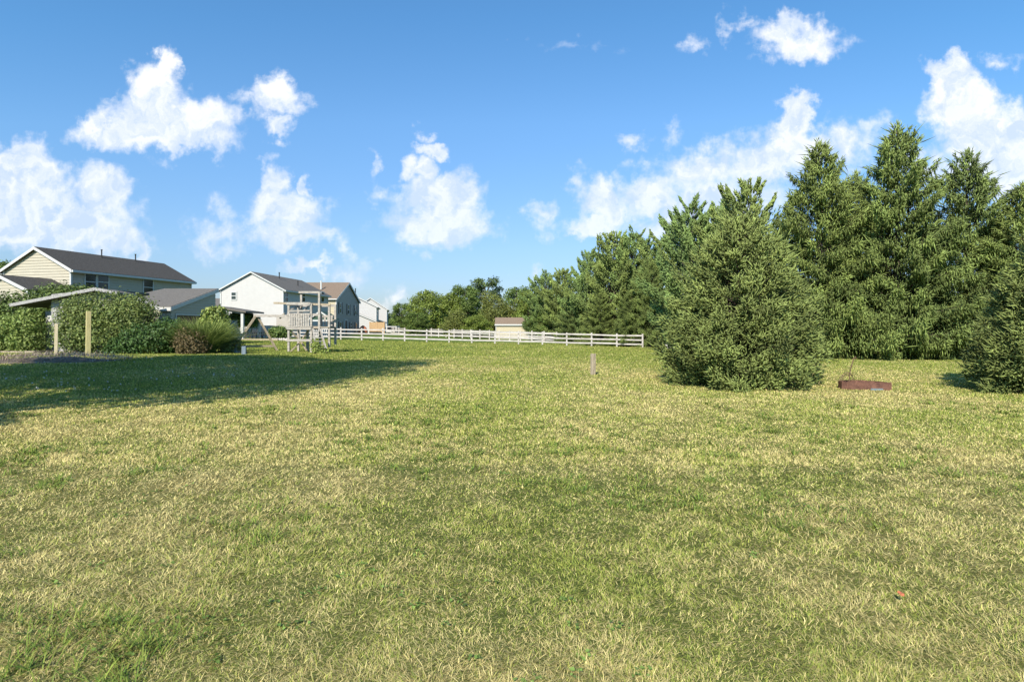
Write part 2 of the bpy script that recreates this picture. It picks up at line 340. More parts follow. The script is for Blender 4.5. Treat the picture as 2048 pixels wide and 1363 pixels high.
def build_grass():
    rs = np.random.default_rng(3); N_B = 1650000
    D = np.exp(rs.uniform(math.log(2.0), math.log(62), N_B)); x = rs.uniform(-1, 1, N_B) * (.90 * D + 1.2)
    d = dryness(x, D); k = rs.random(N_B) < (.62 + .38 * vnoise(x, D, .25, 7)); x, D, d = x[k], D[k], d[k]; n = len(D)
    col, dry = grasscol(n, d + .12 * rs.normal(size=n) + .15 * sst(D, 2, 3) * (1 - sst(D, 8, 12)), rs)
    far = sst(D, 14, 30)[:, None]; col = col * (1 - .2 * far)
    flow = (vnoise(x, D, .8, 8) + vnoise(x, D, .22, 9) * 1.3 + .35 * vnoise(x, D, .09, 6)) * math.pi * 2
    az = np.where(rs.random(n) < .5, rs.uniform(0, 6.283, n), flow + rs.normal(size=n) * .8)
    tall = vnoise(x, D, .6, 10)
    lean = np.where(dry, rs.normal(1.0, .35, n), rs.normal(.7, .35, n)).clip(.05, 1.5)
    ln = (rs.uniform(.02, .046, n) * (.75 + .7 * tall)) * (1 + .014 * D).clip(0, 1.6); wd = np.maximum(.0023, 0.0009 * D) * rs.uniform(.7, 1.3, n)
    Pb = np.stack([x, D, tz(x, D) - .004], 1)
    near = D < 7
    A = ribbons(Pb[near], az[near], lean[near], ln[near], wd[near], .25 + .3 * rs.random(near.sum()), col[near], 3, twist=az[near] + math.pi / 2 + rs.normal(size=near.sum()) * .5)
    B = ribbons(Pb[~near], az[~near], lean[~near], ln[~near], wd[~near], .2 * rs.random((~near).sum()), col[~near], 2, twist=rs.normal(size=(~near).sum()) * .8)
    # broad green blades in loose tufts
    nt = 1500; td = np.exp(rs.uniform(math.log(2.1), math.log(13), nt)); tx = rs.uniform(-1, 1, nt) * (.9 * td + .6); w = (vnoise(tx, td, 1.0, 12) > .56); td, tx = td[w], tx[w]
    nb = 26; cx = np.repeat(tx, nb) + rs.normal(size=len(tx) * nb) * .055; cy = np.repeat(td, nb) + rs.normal(size=len(tx) * nb) * .055; q = len(cx)
    gc = np.array([.11, .20, .03]) * (1 - rs.random((q, 1)) * .5) + np.array([.16, .13, .03]) * rs.random((q, 1))
    G = ribbons(np.stack([cx, cy, tz(cx, cy) - .005], 1), rs.uniform(0, 6.28, q), rs.uniform(.3, 1.05, q), rs.uniform(.06, .13, q), np.maximum(.006, .0014 * cy) * rs.uniform(.8, 1.3, q), rs.uniform(.2, .6, q), gc, 3)
    # rosettes of clover and plantain among the blades
    nr = 420; wd_ = np.exp(rs.uniform(math.log(2.2), math.log(11), nr)); wx = rs.uniform(-1, 1, nr) * (.9 * wd_ + .4); ok = (vnoise(wx, wd_, .9, 15) > .66) & (wd_ > 2.6); wd_, wx = wd_[ok], wx[ok]; nr = len(wx); nl = 9
    lx = np.repeat(wx, nl) + rs.normal(size=nr * nl) * .03; ly = np.repeat(wd_, nl) + rs.normal(size=nr * nl) * .03; nn = rs.normal(size=(nr * nl, 3)) * .45; nn[:, 2] += 1
    lc = np.array([.13, .20, .045]) * rs.uniform(.7, 1.4, (nr * nl, 1))
    W = leaves(np.stack([lx, ly, tz(lx, ly) + .018], 1), nn, rs.uniform(.015, .034, nr * nl), lc, rs, .8)
    V, T, c = cat_([A, B, G, W])
    o = npmesh('grass', V, T, c, 'grass'); tag(o, 'short mown grass blades, part green and part dried to straw', 'grass', kind='stuff')
build_grass()

# ------------------------------------------------------------------ trees
def taper(pts, r0, r1, mb, n=7):
    mb.tube(pts, [r0 + (r1 - r0) * i / (len(pts) - 1) for i in range(len(pts))], n)
def conifer_meshes(seed, Ht, Rd, nb, prof, el0, el1, curl, tw_len, tw_w, ntw, hang=0., up=.15, cbase=(.06, .095, .03), ctip=(.12, .15, .045), ragged=.25, side=.38, bot=.03, bare=.12, leader=1, epow=1., jit=.3, sprout=0.):
    """local mesh data of a conifer: (trunk MB, foliage arrays)"""
    rs = np.random.default_rng(seed); tb = MB(); tpts = [(0, 0, -.1)]
    for i in range(1, 9): tpts.append((rs.normal() * .012 * Ht * .3, rs.normal() * .012 * Ht * .3, Ht * i / 8 * .985))
    taper(tpts, Ht * .018 + .03, .012, tb, 8)
    Pb, Dv, W, Cc = [], [], [], []
    for i in range(nb):
        t = ((i + rs.random()) / nb); t = bot + (1 - bot) * t ** 1.12; z0 = Ht * t * .975
        az = i * 2.39996 + rs.normal() * .3; r = Rd * prof(t) * (1 + ragged * rs.normal() * .5); r = max(r, .04 * Rd)
        el = el0 + (el1 - el0) * t ** epow + rs.normal() * .09; e = math.tan(min(1.2, el)); ca, sa = math.cos(az), math.sin(az)
        az2 = rs.normal() * .12
        def pos(s):
            rr = r * s; a = az + az2 * s; return np.stack([np.cos(a) * rr, np.sin(a) * rr, z0 + r * (e * s + curl * s * s)], -1)
        bp = pos(np.linspace(0, .9, 4)); taper([tuple(p) for p in bp], .006 + .012 * r, .004, tb, 4)
        n = max(14, int(ntw * r / Rd * (.6 + .4 * (r / Rd))))
        s = bare + (1 - bare) * rs.random(n) ** .75; base = pos(s)
        sg = np.where(rs.random(n) < .5, -1., 1.); la = side * r * (1.08 - s) * rs.random(n) ** .8 + .05
        ang = az + sg * rs.uniform(.6, 1.15, n)
        sdir = np.stack([np.cos(ang), np.sin(ang), np.full(n, .05) + e * .45], 1); sdir = unit(sdir)
        base = base + sdir * la[:, None]; base[:, 2] -= hang * .35 * rs.random(n) * np.minimum(la * 2, 1) 
        base[:, 2] += rs.normal(size=n) * .05 * r
        rad = np.stack([np.full(n, ca), np.full(n, sa), np.full(n, e * .7 + curl * .8)], 1)
        d = unit(rad) * .75 + sdir * rs.random((n, 1)) + rs.normal(size=(n, 3)) * jit; d[:, 2] += up
        d = unit(d); hm = (rs.random(n) < hang)[:, None]; hd = np.array([[0, 0, -1.]]) + rs.normal(size=(n, 3)) * .22 + d * .25
        d = np.where(hm, unit(hd), d); l = tw_len * rs.uniform(.55, 1.35, n) * np.where(rs.random(n) < sprout * (s > .75), 2.3, 1.)
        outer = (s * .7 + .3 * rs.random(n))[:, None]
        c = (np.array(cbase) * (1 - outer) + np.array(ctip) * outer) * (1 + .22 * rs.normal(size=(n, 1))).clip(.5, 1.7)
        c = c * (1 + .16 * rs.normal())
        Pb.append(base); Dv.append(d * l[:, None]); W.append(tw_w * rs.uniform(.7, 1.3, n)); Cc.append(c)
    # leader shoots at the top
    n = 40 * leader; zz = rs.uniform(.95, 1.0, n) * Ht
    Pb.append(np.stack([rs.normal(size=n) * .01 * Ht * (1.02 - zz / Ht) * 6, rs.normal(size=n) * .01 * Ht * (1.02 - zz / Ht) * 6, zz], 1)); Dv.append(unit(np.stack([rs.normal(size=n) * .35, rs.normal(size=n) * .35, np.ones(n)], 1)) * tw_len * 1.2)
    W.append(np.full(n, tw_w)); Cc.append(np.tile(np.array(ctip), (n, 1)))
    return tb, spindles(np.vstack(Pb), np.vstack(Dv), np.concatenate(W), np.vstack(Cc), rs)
PROTO = {}
def conifer_proto(key, **k):
    tb, (V, T, c) = conifer_meshes(**k); PROTO[key] = (tb, V, T, c, k['Ht'], {})
def place_tree(key, name, px, D, top, label, cat, group=None, wpx=None, rz=0., wscale=None, tint=None, sink=.05, X=None):
    tb, V, T, c, Ht, cache = PROTO[key]; x, y, z = P(px, D)
    h = hz(top, D) - z; sc = h / Ht; r = empty(name, (x, y, z - sink), label, cat, group, rz)
    sxy = sc if wscale is None else sc * wscale
    if 'mesh' not in cache:
        t = tb.build('trunk', 'bark', r, off=(0, 0, 0), smooth=True); f = npmesh('crown', V, T, c, 'needle' if key[0] in 'snp' else 'leaf', r)
        cache['mesh'] = (t.data, f.data)
    else:
        t = bpy.data.objects.new('trunk', cache['mesh'][0]); f = bpy.data.objects.new('crown', cache['mesh'][1])
        for o in (t, f): C.objects.link(o); o.parent = r
    r.scale = (sxy, sxy, sc); return r
# --- broad young spruces near the camera
prof_broad = lambda t: (1.0 - .16 * (1 - t / .10) if t < .10 else (1 - ((t - .10) / .92) ** 1.6)) * .98 + .02
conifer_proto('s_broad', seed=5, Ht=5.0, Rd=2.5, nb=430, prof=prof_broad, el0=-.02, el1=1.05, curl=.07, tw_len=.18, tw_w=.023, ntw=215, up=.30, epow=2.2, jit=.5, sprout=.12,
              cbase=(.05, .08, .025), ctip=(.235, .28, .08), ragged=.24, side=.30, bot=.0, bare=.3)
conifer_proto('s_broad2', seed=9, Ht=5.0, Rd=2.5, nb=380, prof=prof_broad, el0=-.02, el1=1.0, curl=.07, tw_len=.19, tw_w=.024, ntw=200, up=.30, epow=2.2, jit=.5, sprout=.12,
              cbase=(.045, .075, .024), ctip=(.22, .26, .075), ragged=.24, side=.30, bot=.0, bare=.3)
# --- tall drooping spruces
prof_tall = lambda t: (1 - t) ** .76 * (1 if t > .06 else .8) * .92 + .03
for q in (0, 1, 2):
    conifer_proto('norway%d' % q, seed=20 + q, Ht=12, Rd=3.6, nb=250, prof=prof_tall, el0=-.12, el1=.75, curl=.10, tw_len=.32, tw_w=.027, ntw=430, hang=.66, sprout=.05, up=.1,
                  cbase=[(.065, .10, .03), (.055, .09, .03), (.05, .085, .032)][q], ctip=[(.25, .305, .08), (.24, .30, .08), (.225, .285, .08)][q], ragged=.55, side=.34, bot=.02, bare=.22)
# --- soft white pines
prof_pine = lambda t: (min(1, .55 + 1.6 * t) if t < .28 else (1 - (t - .28) / .76) ** .7)
for q in (0, 1):
    conifer_proto('pine%d' % q, seed=40 + q, Ht=10, Rd=2.9, nb=150, prof=prof_pine, el0=.1, el1=.85, curl=.2, tw_len=.27, tw_w=.045, ntw=300, up=.5,
                  cbase=[(.09, .135, .042), (.085, .14, .052)][q], ctip=[(.22, .27, .07), (.19, .265, .075)][q], ragged=.75, side=.40, bot=.02, bare=.3)

def decid_proto(key, seed, Ht, Rd, trunk_h, nlobe, nleaf, lsz, c1, c2, flat=.75, airy=.0, cyl=0):
    rs = np.random.default_rng(seed); tb = MB(); taper([(0, 0, -.1), (.05 * Rd, 0, Ht * .25), (0, .04 * Rd, Ht * .5), (0, 0, Ht * .85)], Ht * .022 + .03, .02, tb, 8)
    Pl, Nl, Cl, Sl = [], [], [], []; c1 = np.array(c1); c2 = np.array(c2)
    for i in range(nlobe):
        t = (i + .5) / nlobe; zz = trunk_h + (Ht - trunk_h) * (.06 + .86 * t); tt = (zz - trunk_h) / (Ht - trunk_h)
        rr = Rd * math.sqrt(max(.03, 1 - (2 * tt - .85 if tt > .42 else 0) ** 2 * .85)) * (.75 + .25 * min(1, tt * 3)); a = i * 2.4 + rs.normal() * .4
        q = rr * (.35 + .45 * rs.random()) ; cx, cy = q * math.cos(a), q * math.sin(a); lr = Rd * rs.uniform(.22, .42) * (1 - .35 * tt)
        taper([(0, 0, max(.2, zz - lr * 1.4 - q * .5)), (cx * .6, cy * .6, zz - lr * .4), (cx, cy, zz)], Ht * .008, .01, tb, 5)
        n = int(nleaf / nlobe * (lr / (Rd * .32)) ** 2); v = unit(rs.normal(size=(n, 3))); 
        bumpy = 1 + .22 * np.sin(v[:, 0] * 7 + i) * np.cos(v[:, 1] * 6 + 2 * i) + .2 * rs.normal(size=n)
        rad = lr * (1 - airy * rs.random(n)) * bumpy * (.72 + .28 * rs.random(n)); p = v * rad[:, None] * np.array([1, 1, flat]) + np.array([cx, cy, zz])
        nn = v + rs.normal(size=(n, 3)) * .75; nn[:, 2] += .4
        k = rs.random((n, 1)); c = (c1 * (1 - k) + c2 * k) * (1 + .12 * rs.normal()) * (1 + .2 * rs.normal(size=(n, 1))).clip(.5, 1.6)
        Pl.append(p); Nl.append(nn); Cl.append(c); Sl.append(lsz * rs.uniform(.6, 1.3, n))
    V, T, c = leaves(np.vstack(Pl), np.vstack(Nl), np.concatenate(Sl), np.vstack(Cl), rs, .75)
    PROTO[key] = (tb, V, T, c, Ht, {})
decid_proto('d_bright', 61, 8, 3.6, .3, 34, 17000, .24, (.14, .19, .035), (.25, .30, .06))
decid_proto('d_mid', 62, 8, 3.3, .3, 34, 17000, .24, (.10, .155, .036), (.19, .25, .06))
decid_proto('d_airy', 63, 9, 3.4, 1.5, 30, 12000, .24, (.085, .125, .045), (.15, .20, .065), airy=.5)
decid_proto('d_willow', 64, 8, 3.0, .1, 34, 16000, .22, (.15, .18, .045), (.25, .265, .07), flat=1.1)
decid_proto('d_shade', 65, 13, 4.6, 4.6, 60, 22000, .26, (.06, .10, .024), (.12, .165, .04))

place_tree('s_broad', 'spruce_tree', 1482, 17.2, 446, 'broad bushy young spruce standing alone on the lawn, widest at its base', 'tree', rz=.5, wscale=.88)
place_tree('s_broad2', 'spruce_tree', 2128, 14.9, 446, 'dark bushy spruce cut off by the right edge, casting a shadow on the lawn', 'tree', rz=2.0, wscale=.82)
G_N = 'tall drooping spruces in a row on the right'
place_tree('norway0', 'spruce_tree', 1640, 35, 285, 'tall drooping spruce rising just behind the broad young spruce', 'tree', G_N, rz=.2, wscale=1.0)
place_tree('norway1', 'spruce_tree', 1712, 38, 345, 'lower spruce tucked between the two tallest drooping spruces', 'tree', G_N, rz=1.2, wscale=.95)
place_tree('norway1', 'spruce_tree', 1795, 33.5, 248, 'tallest spruce of the row, its pointed top above all the others', 'tree', G_N, rz=2.9, wscale=.95)
place_tree('norway2', 'spruce_tree', 1935, 34, 303, 'tall drooping spruce second from the right edge, right of the tallest one', 'tree', G_N, rz=.9, wscale=1.02)
place_tree('norway0', 'spruce_tree', 2045, 32, 368, 'tall spruce cut by the right edge behind the dark bushy spruce', 'tree', G_N, rz=4.2, wscale=1.2)
place_tree('norway2', 'spruce_tree', 2170, 31, 330, 'tall spruce just beyond the right edge of the row', 'tree', G_N, rz=3.2, wscale=1.1)
G_P = 'soft bluish pines behind the paddock'
place_tree('pine0', 'pine_tree', 1500, 42, 374, 'soft green pine whose double top shows above the broad young spruce', 'tree', G_P, rz=.6, wscale=.85)
place_tree('pine1', 'pine_tree', 1455, 45, 402, 'pine with a thin ragged top left of the double-topped pine', 'tree', G_P, rz=2.6, wscale=.7)
place_tree('pine1', 'pine_tree', 1385, 44, 408, 'soft bluish pine left of the broad young spruce, taller than the pine at its left', 'tree', G_P, rz=1.1, wscale=.85)
place_tree('pine0', 'pine_tree', 1345, 59, 452, 'pine whose low branches reach the right end of the white fence', 'tree', G_P, rz=3.6, wscale=.95)
place_tree('pine1', 'pine_tree', 1268, 62, 470, 'tall olive pine above the right part of the fence, right of its twin', 'tree', G_P, rz=4.4, wscale=.95)
place_tree('pine0', 'pine_tree', 1228, 62, 474, 'tall olive pine above the right part of the fence, left of its twin', 'tree', G_P, rz=5.4, wscale=.95)
place_tree('norway1', 'spruce_tree', 1300, 57, 512, 'brownish spruce right of the twin olive pines', 'tree', None, rz=5.0, wscale=.85)
place_tree('pine1', 'pine_tree', 1180, 66, 508, 'bluish green pine left of the twin olive pines', 'tree', G_P, rz=.3, wscale=.9)
place_tree('pine0', 'pine_tree', 1128, 76, 543, 'rounded pine right of the pale shed, with a stubby top', 'tree', G_P, rz=1.8, wscale=1.1)
place_tree('pine1', 'pine_tree', 1092, 80, 548, 'pine standing directly behind the right end of the pale shed', 'tree', G_P, rz=2.8, wscale=1.05)
place_tree('norway2', 'spruce_tree', 1150, 66, 588, 'small olive spruce in front of the pines, right of the pale shed', 'tree', None, rz=1, wscale=1.3)
place_tree('norway0', 'spruce_tree', 1200, 60, 585, 'small dark spruce close behind the fence below the twin olive pines', 'tree', None, rz=1, wscale=1.4)
place_tree('norway1', 'spruce_tree', 1262, 58, 580, 'small bushy spruce behind the fence right of the small dark one', 'tree', None, rz=2, wscale=1.4)
G_D = 'leafy trees behind the paddock'
for (k, px, D, top, lb, rz, ws) in [
    ('d_mid', 803, 112, 603, 'low dark green tree at the left end of the tree line', 0, 1.0),
    ('d_bright', 852, 98, 576, 'rounded bright green tree near the left end of the tree line', 1, 1.05),
    ('d_bright', 893, 104, 582, 'bright green tree between the rounded one and the darker trees', 2, 1.0),
    ('d_mid', 930, 106, 566, 'dull green tree left of the tall airy tree', 3, 1.0),
    ('d_airy', 970, 116, 550, 'tall airy dark tree rising above the middle of the tree line', 1.4, 1.15),
    ('d_willow', 985, 92, 582, 'yellowish green upright tree in front of the tall airy tree', 0, 1.0),
    ('d_mid', 1035, 98, 569, 'mid green tree behind the left end of the pale shed', 5, .95),
    ('d_bright', 1060, 92, 574, 'bright yellow green tree above the roof of the pale shed', 4, .9),
    ('d_willow', 912, 88, 618, 'low olive bush tree left of the shed, behind the rear fence', 2, 1.5),
    ('d_bright', 955, 86, 626, 'low bright bush between the olive bush tree and the shed', 3, 1.5),
    ('d_mid', 835, 92, 622, 'low leafy bush at the foot of the rounded bright tree', 3, 1.5),
    ('d_mid', 1085, 78, 618, 'dark low bush beside the right wall of the pale shed', 1, 1.4),
    ('d_willow', 1020, 94, 610, 'olive bush directly behind the pale shed', 1.5, 1.4),
    ('d_bright', 1700, 41, 575, 'bright leafy sapling glimpsed between the drooping spruces', 1, .8),
    ('d_bright', 1850, 38, 640, 'low bright leafy shrub between the tallest spruce and its right neighbour', 2, 1.0)]:
    place_tree(k, 'leafy_tree', px, D, top, lb, 'tree', G_D, rz=rz, wscale=ws)
# leafy trees standing outside the left edge; their crowns shade the lawn
def shade_tree(x, y, h, ws, lb, rz):
    tb, V, T, c, Ht, cache = PROTO['d_shade']; z = float(tz(x, y)); r = empty('leafy_tree', (x, y, z - .05), lb, 'tree', 'tall shade trees left of the lawn', rz)
    if 'mesh' not in cache:
        t = tb.build('trunk', 'bark', r, off=(0, 0, 0), smooth=True); f = npmesh('crown', V, T, c, 'leaf', r); cache['mesh'] = (t.data, f.data)
    else:
        for nm, me in zip(('trunk', 'crown'), cache['mesh']): o = bpy.data.objects.new(nm, me); C.objects.link(o); o.parent = r
    s = h / Ht; r.scale = (s * ws, s * ws, s)
shade_tree(-11.9, 5.6, 17.4, .62, 'tall leafy tree left of the lawn nearest the camera', 0)
shade_tree(-17.5, 8.5, 16, .95, 'tall leafy tree further left of the lawn', 2)
shade_tree(-17.5, 13, 8.0, 1.0, 'smaller leafy tree left of the lawn by the brush heap', 3)
shade_tree(-10.6, 6.0, 3.6, 1.2, 'low leafy tree left of the lawn nearest the camera, under the tall one', 1)
place_tree('d_mid', 'leafy_tree', -6, 80, 512, 'dark tree top peeping over the tan house at the left edge', 'tree', None, rz=1)

# far woods: one mass behind everything, reads as a low dark band
def far_woods():
    rs = np.random.default_rng(77); n = 90000; k = 420; cxs = rs.uniform(-260, 260, k); cys = rs.uniform(190, 250, k); hs = rs.uniform(5, 8.5, k)
    i = rs.integers(0, k, n); v = unit(rs.normal(size=(n, 3))); v[:, 2] = np.abs(v[:, 2])
    p = np.stack([cxs[i] + v[:, 0] * 6, cys[i] + v[:, 1] * 6, v[:, 2] * hs[i] * (.7 + .3 * rs.random(n))], 1)
    c = np.array([.06, .095, .03]) * (1 + .3 * rs.normal(size=(n, 1))).clip(.4, 1.8)
    V, T, cc = leaves(p, v + rs.normal(size=(n, 3)) * .5, rs.uniform(.6, 1.2, n), c, rs, .9)
    tag(npmesh('woodland', V, T, cc, 'leaf'), 'low band of distant woodland beyond the houses', 'woodland', kind='stuff')
far_woods()

# ------------------------------------------------------------------ houses
def siding(mb, O, u, n, z0, z1, lim, course=.2, lap=.036):
    z = z0
    while z < z1 - 1e-4:
        zt = min(z + course, z1); a0, b0 = lim(z); a1, b1 = lim(zt)
        pt = lambda t, zz, o: (O[0] + u[0] * t + n[0] * o, O[1] + u[1] * t + n[1] * o, zz)
        if b0 - a0 > .02:
            if b1 < a1: a1 = b1 = (a1 + b1) / 2
            mb.add([pt(a0, z, lap), pt(b0, z, lap), pt(b1, zt, 0), pt(a1, zt, 0), pt(a0, z, 0), pt(b0, z, 0)], [(0, 1, 2, 3), (4, 5, 1, 0), (0, 3, 4), (1, 5, 2)])
        z = zt
def window(par, O, u, n, t0, t1, z0, z1, out=.03, sash=True, fr=.07, name='window', shutters=None, tall=None):
    pt = lambda t, z, o: (O[0] + u[0] * t + n[0] * o, O[1] + u[1] * t + n[1] * o, z)
    f = MB(); w = .05
    def bar(a0, a1, b0, b1, o=out):
        vs = [pt(a0, b0, o), pt(a1, b0, o), pt(a1, b1, o), pt(a0, b1, o), pt(a0, b0, o + w), pt(a1, b0, o + w), pt(a1, b1, o + w), pt(a0, b1, o + w)]
        f.add(vs, [(0, 1, 2, 3), (4, 5, 6, 7), (0, 1, 5, 4), (1, 2, 6, 5), (2, 3, 7, 6), (3, 0, 4, 7)])
    bar(t0, t0 + fr, z0, z1); bar(t1 - fr, t1, z0, z1); bar(t0 + fr, t1 - fr, z1 - fr, z1); bar(t0 + fr, t1 - fr, z0, z0 + fr)
    if sash: bar(t0 + fr, t1 - fr, (z0 + z1) / 2 - fr * .4, (z0 + z1) / 2 + fr * .4)
    wo = f.build(name, 'trim', par)
    g = MB(); a, b = t0 + fr, t1 - fr; g.add([pt(a, z0 + fr, out + .012), pt(b, z0 + fr, out + .012), pt(b, z1 - fr, out + .012), pt(a, z1 - fr, out + .012)], [(0, 1, 2, 3)])
    g.build('pane', 'glass', wo)
    if shutters:
        for (s0, s1) in ((t0 - shutters - .03, t0 - .03), (t1 + .03, t1 + .03 + shutters)):
            q = MB(); vs = [pt(s0, z0, out), pt(s1, z0, out), pt(s1, z1, out), pt(s0, z1, out), pt(s0, z0, out + .04), pt(s1, z0, out + .04), pt(s1, z1, out + .04), pt(s0, z1, out + .04)]
            q.add(vs, [(0, 1, 2, 3), (4, 5, 6, 7), (0, 1, 5, 4), (1, 2, 6, 5), (2, 3, 7, 6), (3, 0, 4, 7)]); q.build('shutter', 'metal_dark', par)
    return wo
def house(rt, O, g, r, W, L, zb, he, hr, wallg, walls, roofm, oh=.35, split=None, course=.2, gutter=True, rakew=.2, lap=.036):
    """gable through corner O along g (width W), long side along r (length L)"""
    split = .5 if split is None else split; hw = W * split
    nG = (-r[0], -r[1]); nS = (-g[0], -g[1])
    def lim(z):
        if z <= he: return (0, W)
        k = (z - he) / (hr - he); return (hw * k, W - (W - hw) * k)
    m = MB(); siding(m, O, g, nG, zb, hr, lim, course, lap); m.build('wall', wallg, rt)
    m = MB(); siding(m, O, r, nS, zb, he, lambda z: (0, L), course, lap); m.build('wall', walls, rt)
    O2 = (O[0] + g[0] * W, O[1] + g[1] * W); m = MB(); siding(m, O2, r, g, zb, he, lambda z: (0, L), course, lap); m.build('wall', walls, rt)
    O3 = (O[0] + r[0] * L, O[1] + r[1] * L); m = MB(); siding(m, O3, g, r, zb, hr, lim, course, lap); m.build('wall', wallg, rt)
    pt = lambda a, b, z: (O[0] + g[0] * a + r[0] * b, O[1] + g[1] * a + r[1] * b, z)
    s1 = (hr - he) / hw; s2 = (hr - he) / (W - hw); og = .25; up = .1
    m = MB(); m.slab([pt(-oh, -og, he - s1 * oh + up), pt(hw, -og, hr + up), pt(hw, L + og, hr + up), pt(-oh, L + og, he - s1 * oh + up)], .1)
    m.slab([pt(W + oh, -og, he - s2 * oh + up), pt(W + oh, L + og, he - s2 * oh + up), pt(hw, L + og, hr + up), pt(hw, -og, hr + up)], .1)
    ro = m.build('roof', roofm, rt)
    for b in (-og - .02, L + og + .02):
        for (a0, z0, a1, z1) in ((-oh, he - s1 * oh, hw, hr), (W + oh, he - s2 * oh, hw, hr)):
            m = MB(); p0 = pt(a0, b, z0 - .03); p1 = pt(a1, b, z1 - .03)
            vs = [(p[0] + dx * r[0], p[1] + dx * r[1], p[2] + dz) for p in (p0, p1) for dx, dz in ((-.015, -rakew + .1), (.015, -rakew + .1), (.015, .12), (-.015, .12))]
            m.add(vs, [(0, 3, 2, 1), (4, 5, 6, 7), (0, 1, 5, 4), (1, 2, 6, 5), (2, 3, 7, 6), (3, 0, 4, 7)]); m.build('rake_board', 'trim', rt)
    if gutter:
        for a, s in ((-oh - .06, s1), (W + oh + .06, s2)): m = MB(); m.bar(pt(a, -og, he - s * oh - .02), pt(a, L + og, he - s * oh - .02), .12, .16); m.build('gutter', 'trim', rt)
        for a in (-oh * .5, W + oh * .5): m = MB(); m.bar(pt(a, -og + .05, he - s1 * oh - .10), pt(a, L + og - .05, he - s1 * oh - .10), oh, .03); m.build('soffit', 'trim', rt)
        for a in (-.02, W + .02):
            for b in (-.02, L + .02): m = MB(); m.box(((pt(a, b, 0)[0]), pt(a, b, 0)[1], (zb + he) / 2), (.12, .12, he - zb), math.atan2(g[1], g[0])); m.build('corner_board', 'trim', rt)
    return pt
def dirs(deg): a = R(deg); return (-math.cos(a), math.sin(a)), (math.sin(a), math.cos(a))
def win_px(rt, O, u, n, px0, px1, py0, py1, **k):
    t0, t1 = sorted((t_at(O, u, px0), t_at(O, u, px1))); tm = (t0 + t1) / 2; D = O[1] + u[1] * tm
    return window(rt, O, u, n, t0, t1, hz(py1, D), hz(py0, D), **k)
def vent(rt, p, h, r=.05):
    m = MB(); m.tube([(p[0], p[1], p[2] - .2), (p[0], p[1], p[2] + h)], r, 8); m.tube([(p[0], p[1], p[2] + h), (p[0], p[1], p[2] + h + .06)], r * 1.5, 8); m.build('vent_pipe', 'metal_dark', rt)

# tan and grey two-storey house, far left
D0 = 44; O = ((142 - CX) / F * D0, D0); g, r = dirs(13); zb = .3
L1 = t_at(O, r, 381); W1 = t_at(O, g, 9); he = hz(537, D0); apexD = D0 + g[1] * W1 / 2; hr = hz(496, apexD)
rt = root('two_storey_house', (O[0], O[1], zb), 'large tan and grey two-storey house with dark roof, leftmost in view', 'house')
pt = house(rt, O, g, r, W1, L1, zb, he, hr, 'siding_tan', 'siding_tan', 'shingle_dark', course=.21)
nS = (-g[0], -g[1])
win_px(rt, O, r, nS, 168, 192, 547, 580); win_px(rt, O, r, nS, 193, 217, 548, 580); win_px(rt, O, r, nS, 285, 306, 558, 591)
vp = pt(W1 * .42, L1 * .42, hr - .3); vent(rt, vp, .75); vp = pt(W1 * .45, L1 * .72, hr - .3); vent(rt, vp, .8)
# its lower garage wing, in front of the gable
Og = ((60 - CX) / F * 40.5, 40.5); Wg = 2 * t_at(Og, g, 5)
pw = house(rt, Og, g, r, Wg, 4.6, zb, hz(580, 40.5), hz(552, 41), 'siding_tan', 'siding_tan', 'shingle_dark', course=.21, oh=.15, gutter=False)

# white house with the bright gable
D0 = 68; O = ((566 - CX) / F * D0, D0); g, r = dirs(5.5); zb = .4
W2 = t_at(O, g, 442); L2 = t_at(O, r, 655); he = hz(578, D0); hr = hz(544, D0)
rt = root('two_storey_house', (O[0], O[1], zb), 'white two-storey house with a plain bright gable behind the swing set', 'house')
pt = house(rt, O, g, r, W2, L2, zb, he, hr, 'siding_white', 'siding_white', 'shingle_grey', course=.22, lap=.008, rakew=.13)
nS = (-g[0], -g[1]); nG = (-r[0], -r[1])
for (a, b) in ((568, 576), (603, 610), (641, 648)): win_px(rt, O, r, nS, a, b, 583, 605, fr=.12)
win_px(rt, O, g, nG, 462, 474, 583, 600, fr=.1)
vent(rt, pt(W2 * .40, L2 * .40, hr - .4), .8, .07); vent(rt, pt(W2 * .2, L2 * .55, hr - 1.0), .5, .06)
m = MB(); m.box((O[0] + .9, O[1] - 1.2, 1.7), (1.6, 2.0, 2.6)); m.build('utility_closet', 'siding_grey', rt)

# house with black shutters; shade and sun coloured in as grey gable, tan front
D0 = 88; O = ((672 - CX) / F * D0, D0); g = (0.0, 1.0); r = (-1.0, 0.0); zb = .4
W3 = 13.0; he = hz(596, D0); hr = he + 2.7
rt = root('two_storey_house', (O[0], O[1], zb), 'house with a shaded gable coloured grey, black shutters and brown roof between two white houses', 'house')
pt = house(rt, O, g, r, W3, 12, zb, he, hr, 'siding_grey', 'siding_cream', 'shingle_brown', course=.22, rakew=.3)
nG = (1.0, 0.0)
for (t0, z0, z1) in ((1.6, 3.7, 5.4), (6.0, 3.6, 5.3), (10.3, 3.6, 5.3), (1.6, .9, 2.5), (7.6, 1.3, 2.5), (10.8, .8, 2.5)): window(rt, O, g, nG, t0, t0 + 1.1, z0, z1, fr=.16, shutters=.5)
m = MB(); m.box((O[0] + .06, O[1] + 5.0, 1.55), (.1, 1.3, 2.3)); dr = m.build('door', 'metal_dark', rt)
m = MB(); 
for y in (4.25, 5.75): m.box((O[0] + .08, O[1] + y, 1.55), (.14, .2, 2.3))
m.box((O[0] + .08, O[1] + 5.0, 2.8), (.14, 1.7, .2)); m.build('door_frame', 'trim', dr)
